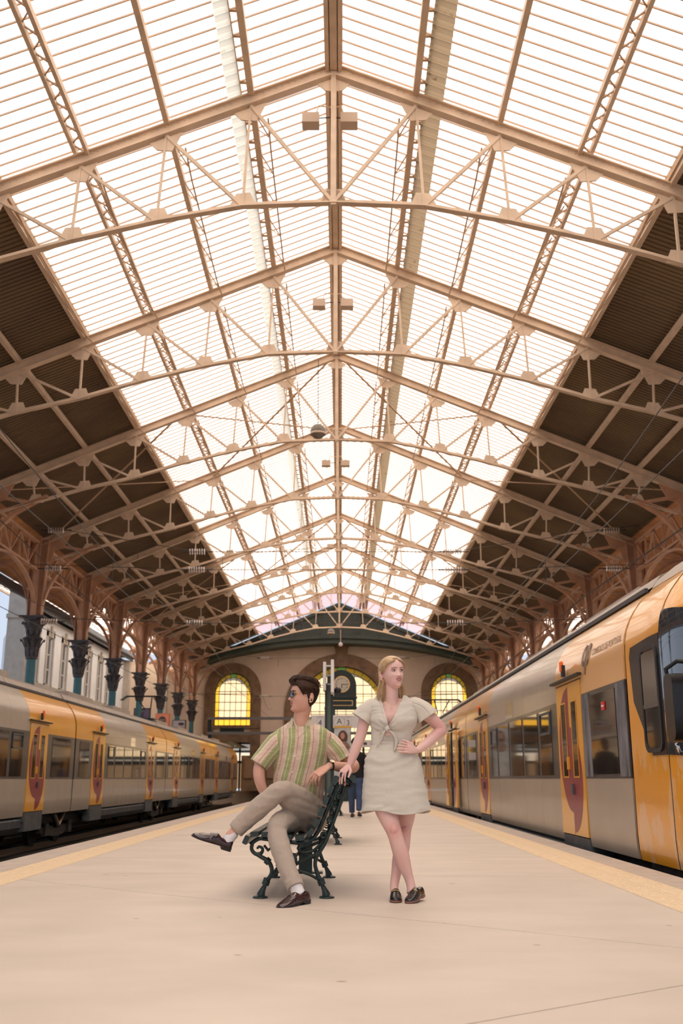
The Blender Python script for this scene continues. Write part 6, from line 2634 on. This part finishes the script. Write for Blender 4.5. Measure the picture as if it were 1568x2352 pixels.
def floods(Y, z, lab, sc=1.0):
    for s in (-1, 1):
        t = thing('floodlight', (X0 - .1 + s * .35, Y, z), f'small square floodlight on the {"left" if s < 0 else "right"} of the ridge beam, {lab}', 'lamp')
        cx = X0 - .08 + s * .38
        MB().b2((cx - .17, Y - .06, z - .12), (cx + .17, Y + .22, z + .10)).build('housing', M['lampbox'], t)
        MB().b2((cx - .15, Y + .20, z - .10), (cx + .15, Y + .225, z + .08)).build('lamp_glass', M['white'], t)
        MB().tube([(cx - s * .10, Y, z + .08), (cx - s * .16, Y, z + .28), (X0, Y, z + .24)], .016, 6).build('bracket', M['steel'], t)
        MB().tube([(cx - s * .17, Y, z), (X0, Y, z + .02)], .012, 6).build('cable', M['wire'], t)


floods(17.0, 14.0 - .55, 'nearest pair')
floods(24.6, 13.3, 'second pair')
floods(37.5, 12.9, 'third pair')
floods(52.0, 12.9, 'fourth pair')
for (Y, px, py, lab) in ((28.3, 730, 991, 'large grey ball shaped lamp hanging just left of the ridge line'), (66.0, 760, 1452, 'small grey ball shaped lamp hanging in front of the green gable')):
    p = P(px, py, Y)
    t = thing('globe_lamp', p, lab, 'lamp')
    MB().ball(p, .235, 24, 16).build('globe', mat('globe grey', (0.17, 0.14, 0.11), .35), t, smooth=True)
    MB().lathe([(.238, -.03), (.245, 0), (.238, .03)], p + V((0, 0, -.08)), 24).build('seam_ring', M['lampbox'], t, smooth=True)
    MB().tube([p + V((0, 0, .23)), (p.x, p.y, RZ - .5 if Y < 50 else RZ - .3)], .012, 6).build('cord', M['wire'], t)
# small pendant at the middle of the gable arch
p = P(782, 1480, 74.0)
t = thing('camera_dome', p, 'small pale dome fitting hanging at the top of the end wall arch', 'camera')
MB().ball(p, .16, 14, 10).build('dome', M['white'], t, smooth=True)
MB().tube([p, p + V((0, 0, 1.1))], .03, 6).build('stem', M['steel'], t)

# ================================================================ signs, posters, gantry
ms = thing('sign_mast', (-.27, 21, 0), 'tall dark green riveted mast with two pale side-on display panels, behind the couple', 'signpost')
MB().b2((-.345, 20.95, 0), (-.30, 21.05, 2.75)).build('upright', M['iron'], ms)
MB().b2((-.22, 20.95, 0), (-.175, 21.05, 2.75)).build('upright', M['iron'], ms)
MB().b2((-.30, 20.98, 0), (-.22, 21.02, 2.9)).build('web_plate', mat('mast paint', (0.10, 0.12, 0.09), .5), ms)
for xx, y0_, y1_, z0_, z1_ in ((-.35, 20.7, 21.3, 2.60, 3.17), (-.185, 20.3, 21.3, 2.52, 3.17)):
    pn = MB().b2((xx - .03, y0_, z0_), (xx + .03, y1_, z1_)).build('display_panel', M['white'], ms)
    MB().b2((xx - .034, y0_ + .05, z0_ + .05), (xx - .028, y1_ - .05, z1_ - .05)).build('display_screen', mat('unlit display', (.35, .32, .31), .2), pn)
for z in (2.72, 2.90, 3.1):
    MB().b2((-.33, 20.97, z), (-.21, 21.03, z + .03)).build('cross_bar', M['white'], ms)
t = thing('loudspeaker', (-.1, 21, 2.55), 'small round black loudspeaker beside the mast in front of the clock', 'speaker')
MB().ball((-.08, 20.95, 2.60), (.075, .09, .075), 14, 10).build('horn', M['black'], t, smooth=True)
MB().tube([(-.08, 20.97, 2.6), (-.18, 21, 2.6)], .015, 6).build('bracket', M['black'], t)
# platform number board
sb = thing('platform_sign', (-.2, 45, 3.1), 'wide white platform sign board with 4, A and 3 behind the couple', 'sign')
M['sign_w'] = mat('sign white', (0.74, 0.70, 0.68), .5)
M['sign_t'] = mat('sign print', (0.06, 0.055, 0.06), .6)
M['sign_g'] = mat('sign grey print', (0.42, 0.38, 0.38), .6)
z0, z1 = P(780, 1672, 45).z, P(780, 1643, 45).z
MB().b2((P(715, 1650, 45).x, 44.95, z0), (P(752, 1650, 45).x, 45.05, z1)).build('board', M['sign_w'], sb)
MB().b2((P(757, 1650, 45).x, 44.95, z0), (P(838, 1650, 45).x, 45.05, z1)).build('board', M['sign_w'], sb)
for x in (754, 767, 834):
    xx = P(x, 1650, 45).x
    MB().b2((xx - .05, 45.06, 0), (xx + .05, 45.16, z1 + .35)).build('post', M['iron'], sb)
zc = (z0 + z1) / 2
for (px, ch, sz, ring) in ((735, '4', .34, False), (779, 'A', .36, True), (799, '3', .34, False)):
    xx = P(px, 1658, 45).x
    text_mesh('lettering', ch, sz, M['sign_t'], sb, (xx, 44.945, zc - (.0 if ring else .06)), R_FRONT, 'CENTER', .002)
    if ring:
        m = MB()
        m.tube([(xx + .235 * math.cos(a), 44.945, zc + .235 * math.sin(a)) for a in [2 * PI * k / 28 for k in range(29)]], .010, 5)
        m.build('sign_ring', M['sign_g'], sb)
    else:
        m = MB()
        pts = [(xx - .15, z0 + .04), (xx + .15, z0 + .04), (xx + .15, z1 - .05), (xx - .15, z1 - .05), (xx - .15, z0 + .04)]
        for i in range(4):
            m.beam((pts[i][0], 44.945, pts[i][1]), (pts[i + 1][0], 44.945, pts[i + 1][1]), .006, .010)
        m.build('sign_frame', M['sign_g'], sb)
        text_mesh('small_lettering', 'LINHA', .075, M['sign_g'], sb, (xx, 44.945, z1 - .10), R_FRONT, 'CENTER', .002)
# notice boards low behind the woman
for (px, py, h_, lab) in ((845, 1708, .30, 'upper'), (845, 1737, .30, 'lower')):
    p = P(px, py, 44)
    t = thing('notice_board', p, f'{lab} of two long pale notice panels seen between the man and the woman', 'sign')
    MB().b2((p.x - .7, 44, p.z - h_ / 2), (p.x + .5, 44.06, p.z + h_ / 2)).build('panel', M['sign_w'], t)
    MB().b2((p.x - .2, 43.99, p.z - .05), (p.x - .05, 44.0, p.z + .05)).build('pictogram', M['sign_t'], t)
    MB().b2((p.x + .1, 43.99, p.z - .03), (p.x + .35, 44.0, p.z + .03)).build('print_line', M['sign_g'], t)
    MB().b2((p.x - .6 + (0 if lab == 'upper' else .2), 44.06, 0), (p.x - .52 + (0 if lab == 'upper' else .2), 44.12, p.z)).build('post', M['iron'], t)
# poster with a long haired woman
p0, p1 = P(766, 1712, 40), P(806, 1672, 40)
pt = thing('poster_stand', ((p0.x + p1.x) / 2, 40, 0), 'poster panel showing a long haired person, right of the mast', 'poster')
MB().b2((p0.x, 40, 0), (p1.x, 40.1, p1.z + .06)).build('panel', M['iron'], pt)
MB().b2((p0.x + .02, 39.985, .8), (p1.x - .02, 40.0, p1.z)).build('poster_sheet', mat('poster pale', (.50, .52, .52), .5, var=.3, scale=3), pt)
MB().b2((p0.x, 39.97, p1.z), (p1.x, 40.0, p1.z + .08)).build('header_strip', mat('amber strip', (.7, .4, .06), .5), pt)
cx = P(787, 1690, 39.97)
m = MB()


def flat(m, c, rx, rz_, y, n=20):
    m.rings([[V((c.x + rx * math.cos(a), yy, c.z + rz_ * math.sin(a))) for a in [2 * PI * k / n for k in range(n)]] for yy in (y, y - .006)])


flat(m, cx + V((0, 0, -.06)), .19, .27, 39.982)
m.build('printed_hair', mat('print brown', (.12, .05, .03), .6), pt)
m = MB()
flat(m, cx + V((-.01, 0, 0)), .085, .125, 39.974)
m.build('printed_face', mat('print skin', (.5, .27, .19), .6), pt)
m = MB()
flat(m, cx + V((.02, 0, -.42)), .26, .20, 39.974)
m.build('printed_dress', mat('print flowers', (.28, .18, .13), .6, var=.6, scale=20), pt)
# posters on the left platform
for (px0, py0, px1, py1, Y, kind) in ((307, 1628, 343, 1668, 55.6, 'purple'), (357, 1640, 388, 1678, 60.8, 'orange'), (396, 1655, 425, 1680, 66, 'grey')):
    a, b = P(px0, py1, Y), P(px1, py0, Y)
    lb = {'purple': 'purple poster board with white lettering above the left train roof', 'orange': 'orange poster board with a dark round badge above the left train roof', 'grey': 'grey poster board with a picture above the left train roof'}[kind]
    t = thing('poster_board', ((a.x + b.x) / 2, Y, 0), lb, 'poster')
    col = {'purple': (.16, .11, .17), 'orange': (.75, .26, .15), 'grey': (.42, .38, .42)}[kind]
    MB().b2((a.x - .04, Y, .2), (b.x + .06, Y + .15, b.z + .04)).build('case', M['black'] if kind != 'orange' else mat('orange case', (.6, .2, .12), .5), t)
    MB().b2((a.x, Y - .02, .6), (b.x, Y, b.z)).build('poster_sheet', mat('poster ' + kind, col, .5, var=.15, scale=2), t)
    c = (a + b) / 2
    if kind == 'orange':
        m = MB()
        flat(m, V((c.x, Y, b.z - .36)), .22, .22, Y - .024)
        m.build('badge', M['sign_t'], t)
        text_mesh('lettering', '2023', .17, mat('badge print', (.6, .35, .3), .6), t, (c.x, Y - .035, b.z - .36), R_FRONT, 'CENTER', .002)
        m = MB()
        for i in range(7):
            flat(m, V((a.x + .08 + i * (b.x - a.x - .16) / 6, Y, b.z - .86 + .05 * math.sin(i * 2))), .10, .12, Y - .024, 8)
        tag(m.build('printed_blossom', M['white'], t), kind='stuff')
    elif kind == 'purple':
        text_mesh('lettering', 'ART', .30, M['white'], t, (c.x, Y - .024, b.z - .62), R_FRONT, 'CENTER', .002)
    else:
        m = MB()
        flat(m, V((c.x + .15, Y, b.z - .22)), .20, .10, Y - .024)
        m.build('printed_cup', M['sign_t'], t)
        MB().b2((a.x + .05, Y - .026, b.z - .65), (b.x - .05, Y - .022, b.z - .40)).build('printed_table', mat('print tan', (.4, .27, .2), .6), t)
# gantry rails in front of the end wall
gt = thing('steel_gantry', (0, 74.0, 0), 'low grey steel gantry of two long rails across the tracks before the end wall', 'gantry')
for px, py in ((0, 1650), (0, 1684)):
    z = P(600, py, 74.0).z
    MB().b2((-9.75, 73.95, z - .10), (9.6, 74.1, z + .10)).build('rail', mat('gantry grey', (.16, .15, .15), .5), gt)
for x in (-9.6, -3.4, 3.0, 9.4):
    MB().b2((x - .14, 74.1, -.9 if abs(x) > 3.5 else 0), (x + .14, 74.3, P(600, 1650, 74.0).z + .1)).build('post', M['iron'], gt)
# parasol and kiosk behind the left train
p = P(528, 1700, 75.4)
t = thing('parasol', (p.x, 75.4, 0), 'black parasol beyond the far end of the left train', 'parasol')
m = MB()
apex = V((p.x, 75.4, p.z))
for k in range(8):
    a0, a1 = 2 * PI * k / 8, 2 * PI * (k + 1) / 8
    m.add([apex, apex + V((1.45 * math.cos(a0), 1.45 * math.sin(a0), -.55)), apex + V((1.45 * math.cos(a1), 1.45 * math.sin(a1), -.55)), apex + V((0, 0, -.04))], [(0, 1, 2), (1, 3, 2)])
m.build('canopy', M['black'], t)
MB().tube([(p.x, 75.4, 0), (p.x, 75.4, p.z)], .03, 8).build('pole', M['black'], t)
t = thing('kiosk', (-6.0, 75, 0), 'dark kiosk with small lit shelves at the foot of the end wall, left', 'kiosk')
MB().b2((-7.3, 74.8, 0), (-3.6, 76.6, 2.5)).build('cabinet', M['stone'], t)
for i in range(4):
    MB().b2((-7.1 + i * .85, 74.7, .9), (-6.45 + i * .85, 74.8, 2.2)).build('display_case', mat('kiosk glass', (.30, .17, .08), .1), t)
# ================================================================ distant people


def walker(x, y, h, face, top, leg, shoe_m, hairm, lab, ph=1, hd=True):
    """simple walking figure, one continuous body with clothing parts"""
    t = thing('person', (x, y, 0), lab, 'person')
    k = h / 1.75
    R = Matrix.Rotation(face, 3, 'Z')
    Z = lambda a, b, c: V((x, y, 0)) + R @ V((a * k, b * k, c * k))
    mb = MB()
    mb.ball(Z(0, -.01, 1.635), (.078 * k, .095 * k, .115 * k), 14, 12)
    limb(mb, [(Z(0, 0, 1.62), .05 * k), (Z(0, .01, 1.50), .055 * k), (Z(0, .01, 1.44), .09 * k)])
    for s in (-1, 1):
        limb(mb, [(Z(s * .17, 0, 1.42), .055 * k), (Z(s * .22, .03 * s * ph, 1.2), .045 * k), (Z(s * .25, .05 * s * ph, 1.05), .04 * k), (Z(s * .26, -.05 - .08 * s * ph, .84), .03 * k), (Z(s * .26, -.08 - .1 * s * ph, .74), .035 * k), (Z(s * .25, -.09 - .1 * s * ph, .67), .018 * k)])
    oval_rings(mb, [(Z(0, 0, 1.46), .10 * k, .07 * k), (Z(0, 0, 1.38), .19 * k, .11 * k), (Z(0, 0, 1.15), .15 * k, .10 * k), (Z(0, 0, .95), .16 * k, .11 * k)], R @ V((1, 0, 0)), 20)
    ft = {}
    for s in (-1, 1):
        fwd = s * ph * .20
        A = [Z(s * .09, 0, .92), Z(s * .10, -fwd * .5 - .02, .50), Z(s * .10, -fwd if fwd > 0 else -fwd * .6 + .06, .10 if fwd > 0 else .16)]
        limb(mb, [(A[0], .085 * k), (A[1], .06 * k), (A[2], .04 * k)])
        ft[s] = A
    b = remeshed(mb, 'body', M['skin_m'], t, .012, 2)
    # clothes
    m = MB()
    oval_rings(m, [(Z(0, 0, 1.47), .09 * k, .075 * k), (Z(0, 0, 1.42), .17 * k, .11 * k), (Z(0, 0, 1.34), .215 * k, .13 * k), (Z(0, 0, 1.1), .19 * k, .125 * k), (Z(0, 0, .86), .20 * k, .135 * k)], R @ V((1, 0, 0)), 22)
    for s in (-1, 1):
        limb(m, [(Z(s * .15, 0, 1.42), .07 * k), (Z(s * .225, .03 * s * ph, 1.2), .06 * k), (Z(s * .25, .05 * s * ph, 1.05), .055 * k), (Z(s * .26, -.05 - .08 * s * ph, .86), .045 * k)])
    remeshed(m, 'jacket', top, t, .014, 2)
    m = MB()
    m.ball(Z(0, 0, .90), (.18 * k, .135 * k, .14 * k), 16, 10)
    for s in (-1, 1):
        A = ft[s]
        limb(m, [(A[0], .10 * k), (A[1], .078 * k), (A[2], .065 * k)])
    remeshed(m, 'jeans', leg, t, .013, 2)
    for s in (-1, 1):
        d = (R @ V((0, -1, 0)))
        a = ft[s][2]
        h0 = V((a.x, a.y, .01 if s * ph > 0 else .07)) - d * .05
        shoe(t, h0, d + V((0, 0, 0 if s * ph > 0 else -.22)), shoe_m, M['sole'], L=.28)
    if hd:
        m = MB()
        m.ball(Z(0, .015, 1.66), (.092 * k, .105 * k, .115 * k), 16, 12)
        m.ball(Z(0, .05, 1.58), (.085 * k, .07 * k, .13 * k), 14, 10)
        m.build('hair', hairm, t, smooth=True)
    return t


M['jeans'] = mat('blue jeans', (0.045, 0.075, 0.16), .8, var=.3, scale=6)
M['blk_cloth'] = mat('black cloth', (0.010, 0.010, 0.013), .85)
M['brown_sh'] = mat('brown shoe', (.12, .05, .025), .5)
p = P(816, 1866, 23.2)
walker(p.x, 23.2, 1.72, PI - .12, M['blk_cloth'], M['jeans'], M['brown_sh'], M['blk_cloth'], 'person in black top and blue jeans walking away between the bench and the woman', ph=1)
# soft-focus travellers near the end wall
cols = [(.35, .30, .27), (.10, .10, .14), (.32, .12, .10), (.45, .42, .38), (.06, .07, .07)]
spots = [(-2.3, 66.0, 'in a grey-brown top standing near the end wall, left of the mast'), (1.9, 60.0, 'in a dark blue top far down the platform behind the woman'), (2.25, 70.0, 'in a red-brown top near the end wall beside the right train'), (-.9, 69.0, 'in a pale top near the end wall behind the mast')]
for i, (x, y, lb) in enumerate(spots):
    walker(x, y, 1.68 + .04 * (i % 3), PI * (i % 2) + .3 * i, mat('traveller top', cols[i], .85), M['jeans'] if i % 2 else M['blk_cloth'], M['brown_sh'], M['hair_m'], 'distant person ' + lb, ph=1 if i % 2 else -1)

# groups of look-alikes
GR = {'roof_truss': 'roof trusses across the hall', 'roof_purlin': 'purlins along the glass roof', 'iron_column': 'columns of the two arcades', 'arcade_girder': 'lattice girders of the arcades',
      'wind_brace': 'bracing bars under the roof', 'rail': 'rails of the four tracks', 'train_car': 'cars of the two commuter trains', 'station_bench': 'benches down the platform', 'floodlight': 'floodlights under the ridge',
      'globe_lamp': 'ball shaped lamps under the roof', 'cross_span_wire': 'cross span wires', 'contact_wire': 'overhead wires', 'poster_board': 'poster boards on the left platform', 'notice_board': 'notice panels behind the bench',
      'pantograph': 'pantographs on the trains', 'side_canopy': 'side canopies', 'station_wing': 'station wings outside the arcades'}
for o in bpy.data.objects:
    b_ = o.name.split('.')[0]
    if o.parent is None and b_ in GR and o.get('label'):
        o['group'] = GR[b_]
